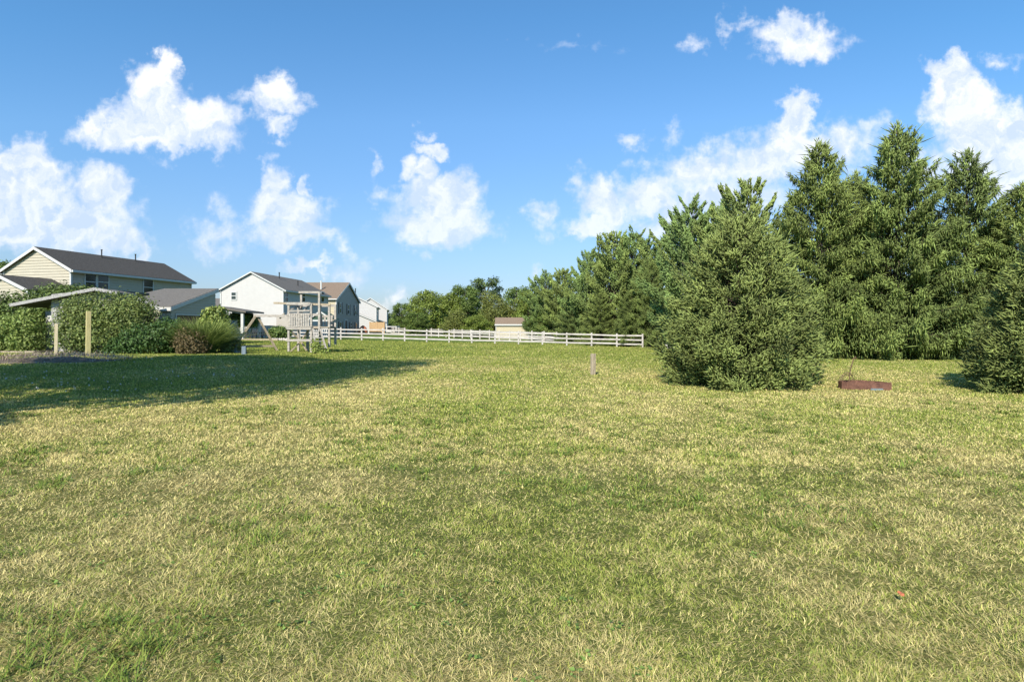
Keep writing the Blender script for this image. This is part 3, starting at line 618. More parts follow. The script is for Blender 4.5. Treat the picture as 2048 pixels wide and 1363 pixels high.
m = MB(); m.tube([(O[0] - 3.2, O[1] + 3.2, hr - 1.2), (O[0] - 3.2, O[1] + 3.2, hr + .1)], .13, 8); m.build('vent_pipe', 'trim', rt)
house(rt, (O[0] - .15, O[1] - 4.5), (-1., 0.), (0., 1.), 4.5, 4.2, zb, 1.9, 3.6, 'siding_grey', 'siding_grey', 'shingle_grey', gutter=False)

# white houses further back
D0 = 122; O = ((752 - CX) / F * D0, D0); g, r = dirs(-10.5); zb = .5; W4 = t_at(O, g, 628); he = hz(612, D0); hr = hz(583, D0)
rt = root('two_storey_house', (O[0], O[1], zb), 'white house half hidden behind the grey shuttered house', 'house')
pt = house(rt, O, g, r, W4, 13, zb, he, hr, 'siding_white', 'siding_white', 'shingle_grey', course=.3, rakew=.2, lap=.01)
for z0 in (1.5, 4.0): window(rt, O, r, (-g[0], -g[1]), 2, 6, z0, z0 + 1.5, fr=.2)
vent(rt, pt(W4 * .36, 4, hr - 1.0), 1.8, .1)
Ow = ((749 - CX) / F * (D0 - 8), D0 - 8); house(rt, Ow, g, r, 9, 7, zb, hz(641, D0 - 8), hz(621, D0 - 8), 'siding_white', 'siding_white', 'shingle_grey', course=.3, gutter=False, lap=.01)
D0 = 142; O = ((773 - CX) / F * D0, D0); W5 = t_at(O, g, 708); he = hz(617, D0); hr = hz(596, D0)
rt = root('two_storey_house', (O[0], O[1], .5), 'farthest white house, its gable nearest the tree line', 'house')
house(rt, O, g, r, W5, 13, .5, he, hr, 'siding_white', 'siding_white', 'shingle_grey', course=.3, rakew=.2, lap=.01)
Ow = ((770 - CX) / F * (D0 - 6), D0 - 6); house(rt, Ow, g, r, 7, 4, .5, hz(644, D0 - 6), hz(634, D0 - 6), 'siding_white', 'siding_white', 'shingle_grey', course=.3, gutter=False, lap=.01)
D0 = 105; O = ((446 - CX) / F * D0, D0)
rt = root('distant_house', (O[0], O[1], .5), 'distant grey-roofed house showing between the tan house and the white gable', 'house')
house(rt, O, (0., 1.), (-1., 0.), 9, 13, .5, hz(613, D0), hz(595, D0), 'siding_grey', 'siding_cream', 'shingle_grey', course=.3)

# low outbuilding with a single pitch roof
def outbuilding():
    pts = [(-22.75, 40), (-22.75, 46), (-26.6, 46), (-27.3, 43.6), (-23.4, 40)]; rz_ = lambda y: 2.98 + .25 * (y - 40); zb = .2
    rt = root('outbuilding', (-25, 43, zb), 'low tan and grey outbuilding with a lean-to roof beside the large tan house', 'outbuilding')
    n = len(pts); cx = sum(p[0] for p in pts) / n; cy = sum(p[1] for p in pts) / n
    for i in range(n):
        a, b = pts[i], pts[(i + 1) % n]; L = math.hypot(b[0] - a[0], b[1] - a[1]); u = ((b[0] - a[0]) / L, (b[1] - a[1]) / L); nn = (u[1], -u[0])
        if (a[0] + b[0]) / 2 * 0 + ((a[0] + b[0]) / 2 - cx) * nn[0] + ((a[1] + b[1]) / 2 - cy) * nn[1] < 0: nn = (-nn[0], -nn[1])
        za, zbb = rz_(a[1]) - .15, rz_(b[1]) - .15; top = max(za, zbb)
        def lim(z, za=za, zbb=zbb, L=L):
            if z <= min(za, zbb) or abs(za - zbb) < .01: return (0, L)
            k = (z - za) / (zbb - za); return (L * k, L) if zbb > za else (0, L * k)
        m = MB(); siding(m, a, u, nn, zb, top, lim, .2); m.build('wall', 'siding_tan', rt)
        if i == 0: window(rt, a, u, nn, .5, 5.4, .5, 2.55, fr=.09, sash=False)
    ex = [(cx + (p[0] - cx) * 1.08, cy + (p[1] - cy) * 1.08) for p in pts]
    m = MB(); m.slab([(p[0], p[1], rz_(p[1]) + .08) for p in ex], .1); m.build('roof', 'shingle_grey', rt)
    m = MB()
    for i in range(n):
        a, b = ex[i], ex[(i + 1) % n]; m.bar((a[0], a[1], rz_(a[1]) - .08), (b[0], b[1], rz_(b[1]) - .08), .05, .24)
    m.build('fascia', 'trim', rt)
outbuilding()

# old garden shed under vines
def old_shed():
    D = 34; xl, xa, xr = [(p - CX) / F * D for p in (35, 203, 246)]; za, ze = hz(577, D), hz(609, D); zr = za - (xr - xa) * (za - ze) / (xa - xl); zb = .1; xd = (84 - CX) / F * D; xw = (103 - CX) / F * D
    rt = root('garden_shed', ((xa), D, zb), 'old white garden shed with a low sagging roof, half swallowed by vines', 'shed')
    def lim(z):
        if z <= zr: return (0, xr - xw)
        ztop_l = za - (xa - xw) * (za - ze) / (xa - xl)
        lo = 0 if z < ztop_l else (z - ztop_l) / ((za - ze) / (xa - xl)); hi = (xr - xw) - (z - zr) / ((za - ze) / (xa - xl))
        return (lo, hi)
    m = MB(); siding(m, (xw, D), (1, 0), (0, -1), zb, za - .12, lim, .17); m.build('wall', 'old_paint', rt)
    m = MB(); siding(m, (xr, D), (0, 1), (1, 0), zb, zr, lambda z: (0, 1.2), .17); m.build('wall', 'old_paint', rt)
    m = MB(); m.box(((xd + xw) / 2, D + .5, 1.3), (xw - xd + .3, .1, 2.5)); m.build('wall', 'old_paint', rt)
    m = MB(); m.box(((xd + xw) / 2 - .02, D + .40, 1.25), (xw - xd - .08, .06, 2.1)); 
    for zz in (.75, 1.7): m.box(((xd + xw) / 2 - .02, D + .36, zz), ((xw - xd) * .6, .03, .7))
    d = m.build('door', 'trim', rt); mm = MB(); mm.box((xw - .1, D + .33, 1.2), (.05, .06, .12)); mm.build('handle', 'metal_dark', d)
    m = MB(); m.slab([(xl, D - .5, ze), (xl, D + 4.5, ze), (xa, D + 4.5, za), (xa, D - .5, za)], .12); m.slab([(xr, D - .5, zr), (xa, D - .5, za), (xa, D + 1.2, za), (xr, D + 1.2, zr)], .12); m.build('roof', 'shingle_grey', rt)
    m = MB(); m.bar((xl, D - .53, ze - .05), (xa, D - .53, za - .05), .04, .17); m.bar((xa, D - .53, za - .05), (xr, D - .53, zr - .05), .04, .17); m.build('fascia', 'old_paint', rt)
    m = MB(); m.slab([(xl - .3, D - 1.6, .34), (xw + .3, D - 1.6, .34), (xw + .3, D - .1, .34), (xl - .3, D - .1, .34)], .2); m.build('step', 'wood_post', rt)
old_shed()

# patio cover with a white post, and what stands on the patio
def patio():
    D = 58; xp = (485 - CX) / F * D; zg = float(tz(xp, D)); xl = (425 - CX) / F * D; xr = (494 - CX) / F * D
    rt = root('patio_cover', (xp, D, zg), 'flat grey patio roof carried on a pale post, left of the swing set', 'patio cover')
    m = MB(); m.slab([(xl, D - .3, hz(611, D)), (xr, D - .3, hz(622, D)), (xr, D + 4, hz(622, D)), (xl, D + 4, hz(611, D))], .16); m.build('roof', 'shingle_grey', rt)
    m = MB(); m.bar((xl, D, hz(615, D)), (xr - .3, D, hz(626, D)), .1, .2); m.build('beam', 'wood_grey', rt)
    for (x, y) in ((xp, D), (xp, D + 3.8), (xl + .2, D), (xl + .2, D + 3.8)):
        m = MB(); zt = hz(615 + 11 * (x - xl) / (xr - xl), D) - .12; m.box((x, y, (zg + zt) / 2), (.24, .24, zt - zg)); m.build('post', 'trim', rt)
    # raised timber edge of the patio
    m = MB(); x0 = (430 - CX) / F * 55; x1 = (556 - CX) / F * 55; z0 = float(tz(x1, 55)); m.box(((x0 + x1) / 2, 55, z0 + .08), (x1 - x0, .15, .2)); o = m.build('patio_kerb', 'wood_post'); tag(o, 'dark timber edging along the lawn below the patio', 'edging')
    # low white wall behind
    m = MB(); x0 = (445 - CX) / F * 64; x1 = (556 - CX) / F * 64; zt = hz(652, 64); m.box(((x0 + x1) / 2, 64, (zt + .45) / 2), (x1 - x0, .1, zt - .45))
    rt2 = root('board_fence', ((x0 + x1) / 2, 64, .45), 'low solid white board fence behind the patio chairs', 'fence'); m.build('panel', 'siding_white', rt2)
    m = MB(); m.box(((x0 + x1) / 2, 64, zt + .04), (x1 - x0, .16, .08)); m.build('cap_rail', 'wood_grey', rt2)
    for i in range(6):
        m = MB(); m.box((x0 + (x1 - x0) * i / 5, 63.9, (zt + .5) / 2), (.12, .08, zt - .4)); m.build('post', 'trim', rt2)
    # table and chairs
    xt = (516 - CX) / F * 57; z = float(tz(xt, 57)); tt = root('patio_table', (xt, 57, z), 'dark round patio table among the black chairs', 'table')
    m = MB(); m.tube([(xt, 57, z + .70), (xt, 57, z + .74)], .6, 20); m.build('table_top', 'metal_dark', tt)
    for a in range(4):
        m = MB(); q = math.pi / 4 + a * math.pi / 2; m.tube([(xt + .45 * math.cos(q), 57 + .45 * math.sin(q), z), (xt + .3 * math.cos(q), 57 + .3 * math.sin(q), z + .70)], .02, 6); m.build('leg', 'metal_dark', tt)
    def chair(x, y, rz, lb):
        z = float(tz(x, y)); r0 = empty('patio_chair', (x, y, z), lb, 'chair', 'black patio chairs', rz)
        m = MB(); m.box((0, 0, .42), (.5, .5, .05)); m.build('seat', 'metal_dark', r0)
        m = MB(); 
        for k in range(5): m.bar((-.22 + k * .11, .24, .45), (-.22 + k * .11, .32, .95), .03)
        m.bar((-.25, .32, .95), (.25, .32, .95), .05); m.build('backrest', 'metal_dark', r0)
        for sx in (-.22, .22):
            m = MB(); m.bar((sx, -.22, .62), (sx, .26, .62), .04); m.bar((sx, -.22, .42), (sx, -.22, .62), .03); m.build('armrest', 'metal_dark', r0)
            for sy in (-.22, .22): m = MB(); m.bar((sx, sy, 0), (sx, sy, .42), .035); m.build('leg', 'metal_dark', r0)
    for (px, D, rz, lb) in ((498, 56.6, 1.2, 'black metal patio chair nearest the pale post'), (508, 58.2, .1, 'black patio chair behind the left side of the table'), (524, 58.3, -.2, 'black patio chair behind the right side of the table'), (536, 57, -1.3, 'black patio chair at the right end of the patio group')):
        chair((px - CX) / F * D, D, rz, lb)
patio()

# green-roofed garden gazebo behind the play tower
def gazebo():
    D = 63; x0, x1 = [(p - CX) / F * D for p in (618, 662)]; xm = (x0 + x1) / 2; z = float(tz(xm, D)); ze, za = hz(637, D), hz(622, D)
    rt = root('gazebo', (xm, D, z), 'small gazebo with a dark green gable roof behind the play tower', 'gazebo')
    m = MB(); m.slab([(x0, D, ze), (xm, D, za), (xm, D + 3, za), (x0, D + 3, ze)], .08); m.slab([(x1, D, ze), (x1, D + 3, ze), (xm, D + 3, za), (xm, D, za)], .08)
    m.add([(x0 + .1, D + .1, ze - .1), (x1 - .1, D + .1, ze - .1), (xm, D + .1, za - .12)], [(0, 1, 2)]); m.build('roof', 'roof_green', rt)
    m = MB(); m.bar((x0, D - .04, ze - .03), (xm, D - .04, za - .03), .04, .14); m.bar((xm, D - .04, za - .03), (x1, D - .04, ze - .03), .04, .14); m.bar((x0 + .1, D, ze - .2), (x1 - .1, D, ze - .2), .1, .16); m.build('fascia', 'trim', rt)
    for x in (x0 + .2, x1 - .2):
        for y in (D + .1, D + 2.8): m = MB(); m.box((x, y, (z + ze) / 2 - .1), (.12, .12, ze - z - .2)); m.build('post', 'trim', rt)
    m = MB(); n = 9
    for i in range(n): m.box((x0 + .3 + (x1 - x0 - .6) * i / (n - 1), D + .1, z + .62), (.09, .04, .9))
    m.box((xm, D + .1, z + 1.1), (x1 - x0 - .4, .08, .08)); m.box((xm, D + .1, z + .15), (x1 - x0 - .4, .08, .08)); m.build('railing', 'trim', rt)
gazebo()

# pale shed behind the paddock
def pale_shed():
    D = 85; x0, x1 = [(p - CX) / F * D for p in (991.5, 1057)]; z = float(tz(x0, D)) - .1; ze, zr = hz(648, D), hz(635, D)
    rt = root('storage_shed', ((x0 + x1) / 2, D, z), 'small pale yellow storage shed with brown roof behind the fences', 'shed')
    for (O_, u, n, L, c) in (((x0, D), (1, 0), (0, -1), x1 - x0, 0), ((x0, D + 3), (1, 0), (0, 1), x1 - x0, 0), ((x0, D), (0, 1), (-1, 0), 3, 1), ((x1, D), (0, 1), (1, 0), 3, 1)):
        m = MB()
        if c: siding(m, O_, u, n, z, zr - .05, lambda q: (0, 3) if q <= ze else (1.5 * (q - ze) / (zr - ze), 3 - 1.5 * (q - ze) / (zr - ze)), .3, .012)
        else: siding(m, O_, u, n, z, ze, lambda q: (0, L), .3, .012)
        m.build('wall', 'siding_cream', rt)
    m = MB(); m.slab([(x0 - .12, D - .2, ze), (x1 + .12, D - .2, ze), (x1 + .12, D + 1.5, zr + .06), (x0 - .12, D + 1.5, zr + .06)], .07)
    m.slab([(x0 - .12, D + 3.2, ze), (x0 - .12, D + 1.5, zr + .06), (x1 + .12, D + 1.5, zr + .06), (x1 + .12, D + 3.2, ze)], .07); m.build('roof', 'shingle_brown', rt)
    m = MB(); m.box(((x0 + x1) / 2, D - .23, ze - .1), (x1 - x0 + .3, .05, .2)); m.build('fascia', 'trim', rt)
    for x in (x0 + .03, x1 - .03): m = MB(); m.box((x, D - .05, (z + ze) / 2 - .1), (.1, .05, ze - z - .2)); m.build('corner_board', 'trim', rt)
pale_shed()

# ------------------------------------------------------------------ paddock fences
def fence(a, b, n, label, hgt=1.2, seed=1):
    rs = random.Random(seed); rt = root('paddock_fence', (a[0], a[1], float(tz(*a))), label, 'fence', 'three-rail paddock fences')
    pts = []
    for i in range(n + 1):
        t = i / n; x = a[0] + (b[0] - a[0]) * t; y = a[1] + (b[1] - a[1]) * t; pts.append((x, y, float(tz(x, y))))
    ang = math.atan2(b[1] - a[1], b[0] - a[0]); nx, ny = math.sin(ang), -math.cos(ang)
    for (x, y, z) in pts:
        m = MB(); h = hgt + .06 + rs.uniform(-.03, .04); lx = rs.uniform(-.015, .015); m.bar((x, y, z - .1), (x + lx, y, z + h), .14, .12); m.build('post', 'fence_paint', rt, bevel=.008)
    for i in range(n):
        p, q = pts[i], pts[i + 1]
        for zz in (.30, .68, 1.08):
            j0, j1 = rs.uniform(-.025, .025), rs.uniform(-.025, .025); m = MB()
            vs = []
            e = .004
            for (c, j, s) in ((p, j0, 1), (q, j1, -1)):
                for dn, dz in ((.075, -.065), (.115, -.065), (.115, .065), (.075, .065)):
                    vs.append((c[0] + nx * dn + s * e * math.cos(ang), c[1] + ny * dn + s * e * math.sin(ang), c[2] + zz * hgt / 1.2 + dz + j))
            m.add(vs, [(0, 3, 2, 1), (4, 5, 6, 7), (0, 1, 5, 4), (1, 2, 6, 5), (2, 3, 7, 6), (3, 0, 4, 7)]); m.build('rail', 'fence_paint', rt)
fa = ((560 - CX) / F * 63.5, 63.5); fb = ((1285 - CX) / F * 55.5, 55.5)
fence(fa, fb, 16, 'weathered white three-rail fence along the near side of the paddock', 1.2, 1)
ba = ((1300 - CX) / F * 56.5, 56.5); bb = ((775 - CX) / F * 104, 104)
fence(ba, bb, 26, 'weathered three-rail fence along the far side of the paddock, in front of the pale shed', 1.2, 2)

# ------------------------------------------------------------------ play tower and swing frame
def playset():
    D = 36.; k = D / F; X = lambda px: (px - CX) * k; Z = lambda py: hz(py, D)
    rt = root('play_tower', (X(600), D, float(tz(X(600), D))), 'weathered wooden play tower with a slatted deck, ladder and swing beam', 'play tower')
    zg = Z(707); dep = 1.5; yb = D + dep
    def post(px, y, p0, p1, w=.12): m = MB(); m.box((X(px), y, (Z(p0) + Z(p1)) / 2), (w, w, Z(p1) - Z(p0))); m.build('post', 'wood_grey', rt)
    def beam(name, a, b, w=.12, h=None, mt='wood_grey'): m = MB(); m.bar(a, b, w, h); return m.build(name, mt, rt)
    for px in (577.5, 622.5): post(px, D, 707, 607); post(px + 1.5, yb, 706, 607)
    post(594.5, D + .7, 652, 584); post(637.5, D + .1, 660, 584); post(656.5, D + .2, 694, 607)
    post(597, yb + .1, 703, 655, .14); post(656, yb, 690, 607)
    beam('top_rail', (X(574), D - .08, Z(607)), (X(622), D - .08, Z(607)), .04, .16); beam('top_rail', (X(546), D + .12, Z(605.5)), (X(660), D + .15, Z(609)), .1, .12, 'wood_post')
    beam('top_rail', (X(591), D + .6, Z(583)), (X(639), D + .1, Z(584)), .08, .12)
    beam('top_rail', (X(578), yb + .08, Z(609)), (X(656), yb + .08, Z(609)), .06, .14); beam('top_rail', (X(578), D, Z(609)), (X(579), yb, Z(609)), .06, .14)
    beam('rail', (X(575), D - .08, Z(628)), (X(622), D - .08, Z(628.5)), .05, .14); beam('rail', (X(575), yb + .08, Z(628)), (X(622), yb + .08, Z(628)), .05, .14)
    beam('rail', (X(578), D - .06, Z(622)), (X(620), D - .06, Z(621)), .04, .10); beam('brace', (X(580), D + .03, Z(619)), (X(598), D + .6, Z(609)), .08); beam('brace', (X(606), D + .1, Z(622)), (X(612), D + .5, Z(610)), .08)
    beam('deck_beam', (X(574.5), D - .1, Z(655)), (X(623), D - .1, Z(655.5)), .06, .22); beam('deck_beam', (X(574.5), yb + .1, Z(655)), (X(623), yb + .1, Z(655)), .06, .22)
    m = MB(); m.box(((X(575) + X(657)) / 2, D + dep / 2, Z(654)), (X(657) - X(575), dep - .14, .06)); m.build('deck', 'wood_post', rt)
    n = 9
    for i in range(n):
        px = 581 + (618 - 581) * i / (n - 1); m = MB(); m.box((X(px), D - .13, (Z(628) + Z(653)) / 2), (.105, .03, Z(628) - Z(653) + .05)); m.build('slat', 'wood_grey', rt)
    for i in range(5):
        px = 626 + 28 * i / 4; m = MB(); m.box((X(px), yb + .12, (Z(633) + Z(651)) / 2), (.12, .03, Z(633) - Z(651))); m.build('slat', 'wood_grey', rt)
    beam('rail', (X(623), yb + .12, Z(631)), (X(657), yb + .12, Z(631)), .05, .12)
    beam('rail', (X(574), D - .08, Z(680)), (X(623), D - .08, Z(680)), .05, .14); beam('sill', (X(572), D - .05, Z(705.5)), (X(625), D - .05, Z(706)), .12, .10)
    beam('brace', (X(579), D + .03, Z(659)), (X(591), D + .4, Z(677)), .08, None, 'wood_post'); beam('brace', (X(601), D + .4, Z(677)), (X(615), D + .2, Z(659)), .08, None, 'wood_post')
    beam('brace', (X(580), D + .03, Z(703)), (X(596), D + .4, Z(684)), .07, None, 'wood_post'); beam('brace', (X(598), D + .4, Z(684)), (X(611), D + .2, Z(701)), .07, None, 'wood_post')
    # ladder
    a0, a1 = (X(626), D - .05, Z(658)), (X(646), D - 1.1, Z(708)); b0, b1 = (X(640), D + .02, Z(658)), (X(665), D - 1.0, Z(709))
    a1 = (a1[0], a1[1], float(tz(a1[0], a1[1]))); b1 = (b1[0], b1[1], float(tz(b1[0], b1[1])))
    beam('stringer', a0, a1, .06, .14); beam('stringer', b0, b1, .06, .14)
    for i in range(7):
        t = (i + .6) / 7.2; p = [a0[j] + (a1[j] - a0[j]) * t for j in range(3)]; q = [b0[j] + (b1[j] - b0[j]) * t for j in range(3)]; beam('rung', p, q, .10, .04)
    # swing frame: beam from tower to the A-frame
    rt2 = root('swing_frame', (X(513), D + 1.8, float(tz(X(513), D + 1.8))), 'wooden A-frame of a swing set joined by a beam to the play tower, without swings', 'swing set')
    Ds = D + 1.8; X2 = lambda px: (px - CX) / F * Ds; Z2 = lambda py: hz(py, Ds)
    def b2(name, a, b, w=.12, h=None, mt='wood_grey'): m = MB(); m.bar(a, b, w, h); m.build(name, mt, rt2)
    b2('swing_beam', (X2(508), Ds, Z2(631)), (X(576), D + 1.58, Z(631)), .13, .16)
    g1 = (X2(476), Ds - .9, float(tz(X2(476), Ds - .9)) - .05); g2 = (X2(545), Ds + .8, float(tz(X2(545), Ds + .8)) - .05)
    b2('leg', (X2(512), Ds - .06, Z2(632)), g1, .11, .12, 'wood_post'); b2('leg', (X2(513.5), Ds + .08, Z2(632)), g2, .11, .12, 'wood_post')
    c = lambda a, b, t: tuple(a[j] + (b[j] - a[j]) * t for j in range(3)); ap = (X2(512), Ds, Z2(632)); b2('cross_brace', c(ap, g1, .85), c(ap, g2, .85), .08, .12, 'wood_post')
    m = MB()
    for q in range(3):
        m.tube([(X2(560) + .02 * q, Ds - .07, Z2(637)), (X2(563 + 4 * q) , Ds - .1 - .03 * q, Z2(630 - 2 * q))], .03, 5)
    m.build('rope_knot', 'wood_post', rt2)
playset()

# ------------------------------------------------------------------ posts standing in the lawn
def lone_post(px, D, w, top, rz, mt, label, name='wooden_post', d=None):
    x, y, z = P(px, D); m = MB(); zt = hz(top, D); m.box((0, 0, (zt - z - .1) / 2), (w, d or w, zt - z + .1)); o = m.build(name, mt, off=(0, 0, 0), bevel=.008)
    o.location = (x, y, z - .05); o.rotation_euler = (0, R(.6), rz); return tag(o, label, 'post')
lone_post(1186, 20.2, .135, 704, .5, 'wood_post', 'short weathered square post standing alone in the middle of the lawn')
lone_post(176, 27, .18, 620, .75, 'wood_new', 'tall pale yellow square post in front of the vine-covered shed')
lone_post(112, 28.5, .13, 645, .6, 'wood_pale', 'thin post beside the door of the old garden shed')
lone_post(488, 31, .2, 690, .2, 'wood_blue', 'blue grey stump of a post in front of the swing set')

# rusty fire ring with bent wire
def fire_box():
    D = 16; x0, y0, z0 = P(1729, D); rt = root('rusty_fire_ring', (x0, y0, z0), 'rust red broken metal fire ring on the lawn, bent wire in its left end', 'fire ring')
    X = lambda px: (px - CX) / F * (D - .16)
    def sheet(pts, h, th, name, mt='rust', z=0.0):
        m = MB(); n = len(pts)
        for i in range(n - 1):
            a, b = pts[i], pts[i + 1]; d = Vector((b[0] - a[0], b[1] - a[1], 0)).normalized(); nr = Vector((-d.y, d.x, 0)) * th
            vs = [(a[0], a[1], z0 - .03 + z), (b[0], b[1], z0 - .03 + z), (b[0], b[1], z0 + h), (a[0], a[1], z0 + h)]; vs += [(v[0] + nr.x, v[1] + nr.y, v[2]) for v in vs]
            m.add(vs, [(0, 1, 2, 3), (7, 6, 5, 4), (0, 4, 5, 1), (2, 6, 7, 3), (1, 5, 6, 2), (3, 7, 4, 0)])
        return m.build(name, mt, rt)
    sheet([(X(1706) + (X(1773) - X(1706)) * t, D - .25 + .03 * math.sin(6 * t) - .12 * t, ) for t in np.linspace(0, 1, 9)], .2, .012, 'side_panel')
    sheet([(X(1773), D - .37), (X(1772), D - .1), (X(1766), D + .2), (X(1750), D + .35)], .19, .012, 'side_panel')
    sheet([(X(1750), D + .35), (X(1725), D + .4), (X(1700), D + .33), (X(1689), D + .15), (X(1686), D - .1), (X(1697), D - .24), (X(1706), D - .25)], .2, .012, 'side_panel')
    m = MB(); m.box((X(1744), D - .375, z0 + .02), (.3, .012, .05), -.1); m.build('grey_patch', 'plastic_grey', rt)
    m = MB(); rs = random.Random(4)
    for q in range(6):
        cx = X(1702 + rs.uniform(0, 8)); rr = rs.uniform(.2, .34); hh = rs.uniform(.10, .26); tw = rs.uniform(-.5, .5)
        m.tube([(cx + .8 * rr * math.cos(a) * math.cos(tw), D + .05 + rr * math.cos(a) * math.sin(tw), z0 + .2 + hh * math.sin(a)) for a in np.linspace(0, math.pi, 10)], .006, 5)
    m.build('bent_wire', 'wire', rt)
    m = MB(); m.tube([(X(1704), D, z0 + .05), (X(1706), D, z0 + .4), (X(1711), D, z0 + .65), (X(1714.5), D, z0 + .82), (X(1717), D, z0 + .84), (X(1719), D, z0 + .8)], [.018, .016, .015, .018, .03, .016], 6); m.build('rod', 'wire', rt)
fire_box()

# ------------------------------------------------------------------ shrubs and plants
def blob_plant(name, label, cat, D, ells, n, size, c1, c2, seed, aspect=.6, hollow=.5, group=None, upn=.4, stems=True):
    """shrub; ells: (px, py, rx px, ry px, depth offset) lobes"""
    rs = np.random.default_rng(seed); x0, y0, z0 = P(ells[0][0], D); rt = empty(name, (x0, y0, z0), label, cat, group)
    Pp, Nn, Cc = [], [], []; A = sum(e[2] * e[3] for e in ells); k = D / F
    for e in ells:
        m = int(n * e[2] * e[3] / A); v = unit(rs.normal(size=(m, 3))); c = np.array([(e[0] - CX) * k, D + e[4], hz(e[1], D)])
        rad = (1 - hollow * rs.random(m) ** 1.6) * (1 + .13 * np.sin(v[:, 0] * 8 + e[0]) * np.cos(v[:, 2] * 9) + .10 * rs.normal(size=m))
        dx = min(e[2], e[3] * 1.3) * k
        p = v * rad[:, None] * np.array([e[2] * k, dx, e[3] * k]) + c; ok = p[:, 2] > tz(p[:, 0], p[:, 1]) - .02; Pp.append(p[ok]); q = v + rs.normal(size=(m, 3)) * .7; q[:, 2] += upn; Nn.append(q[ok])
        t = rs.random((m, 1)); cl = 1.45 + .3 * (vnoise(p[:, 0] * 1.0 + 50, p[:, 2] + 50, .5, 3)[:, None] - .5) * 2
        Cc.append(((np.array(c1) * (1 - t) + np.array(c2) * t) * cl * (1 + .18 * rs.normal(size=(m, 1))).clip(.5, 1.6))[ok])
    Pp = np.vstack(Pp); V, T, c = leaves(Pp - np.array([x0, y0, z0]), np.vstack(Nn), size * rs.uniform(.6, 1.35, len(Pp)), np.vstack(Cc), rs, aspect)
    npmesh('foliage', V, T, c, 'leaf', rt)
    if stems:
        mb = MB()
        for e in ells:
            for q in range(4):
                p = ((e[0] + rs.normal() * e[2] * .4 - CX) * k - x0, e[4] + rs.normal() * .2, hz(e[1], D) - z0 + rs.normal() * e[3] * k * .3)
                mb.tube([(p[0] * .7, p[1] * .6, -.1), (p[0] * .9, p[1], p[2] * .5), p], [.03, .022, .008], 5)
        mb.build('stem', 'bark', rt, off=(0, 0, 0))
    return rt
GR1, GR2 = (.06, .095, .024), (.15, .19, .05)
blob_plant('shrub', 'large spreading shrub rising behind the old shed at the left edge', 'shrub', 37.5, [(40, 625, 75, 42, 0), (110, 600, 60, 34, .3), (0, 640, 60, 50, -.4), (150, 590, 42, 22, .5), (60, 660, 50, 50, 0)], 15000, .17, (.055, .085, .022), (.12, .16, .04), 1)
blob_plant('shrub', 'rounded vine-like shrub covering the front of the old shed', 'shrub', 32.3, [(205, 625, 70, 42, 0), (165, 650, 48, 58, -.1), (255, 640, 58, 48, 0), (200, 675, 90, 40, -.2), (262, 615, 42, 28, .1), (285, 650, 34, 40, .1), (142, 622, 26, 28, .3)], 22000, .13, (.07, .10, .027), (.17, .20, .06), 2)
blob_plant('shrub', 'pale leafy undergrowth left of the shed door', 'shrub', 33.2, [(30, 680, 55, 28, 0), (60, 690, 26, 20, -.1), (10, 665, 40, 34, .1), (45, 650, 32, 30, .3)], 9000, .15, (.08, .12, .025), (.20, .24, .07), 3)
blob_plant('shrub', 'dark low clump of broad leaves beside the ornamental grass', 'shrub', 31.5, [(290, 680, 48, 34, 0), (330, 672, 32, 36, .2), (255, 695, 36, 22, -.2)], 9000, .14, (.028, .06, .018), (.07, .12, .03), 4)
blob_plant('shrub', 'brownish flower shrub going over, in front of the ornamental grass', 'shrub', 31, [(385, 688, 32, 28, 0), (368, 676, 20, 20, .1)], 4500, .11, (.085, .07, .03), (.17, .125, .065), 5)
blob_plant('leafy_tree', 'small yellow green sapling with big leaves above the ornamental grass', 'tree', 35, [(430, 628, 24, 16, 0), (422, 645, 24, 18, .1), (440, 648, 16, 20, 0)], 2600, .2, (.10, .15, .03), (.24, .27, .08), 6)
blob_plant('shrub', 'silvery leaved shrub between the sapling and the pale patio post', 'shrub', 36, [(455, 655, 20, 14, 0), (463, 668, 16, 12, 0)], 1400, .16, (.16, .18, .15), (.32, .34, .32), 7)
blob_plant('leafy_tree', 'small rounded tree seen behind the pale patio post', 'tree', 61, [(485, 637, 24, 14, 0), (468, 640, 16, 14, .3), (503, 640, 12, 12, .2)], 5000, .26, (.06, .10, .025), (.13, .17, .045), 8)
blob_plant('shrub', 'rounded green shrub above the white border stones', 'shrub', 57, [(557, 665, 18, 12, 0), (569, 668, 10, 10, .2)], 3600, .2, (.06, .10, .025), (.14, .18, .05), 9)
blob_plant('climbing_plant', 'yellow green climber sprawling at the foot of the ladder', 'plant', 34.6, [(636, 700, 14, 14, 0), (628, 690, 10, 10, .2), (648, 704, 12, 8, 0)], 700, .13, (.12, .17, .03), (.26, .29, .08), 10)
blob_plant('shrub', 'low leafy clump trailing from the right side of the ornamental grass', 'shrub', 33, [(468, 690, 16, 13, 0), (458, 700, 16, 14, -.1)], 1800, .13, (.08, .11, .03), (.2, .22, .07), 12)

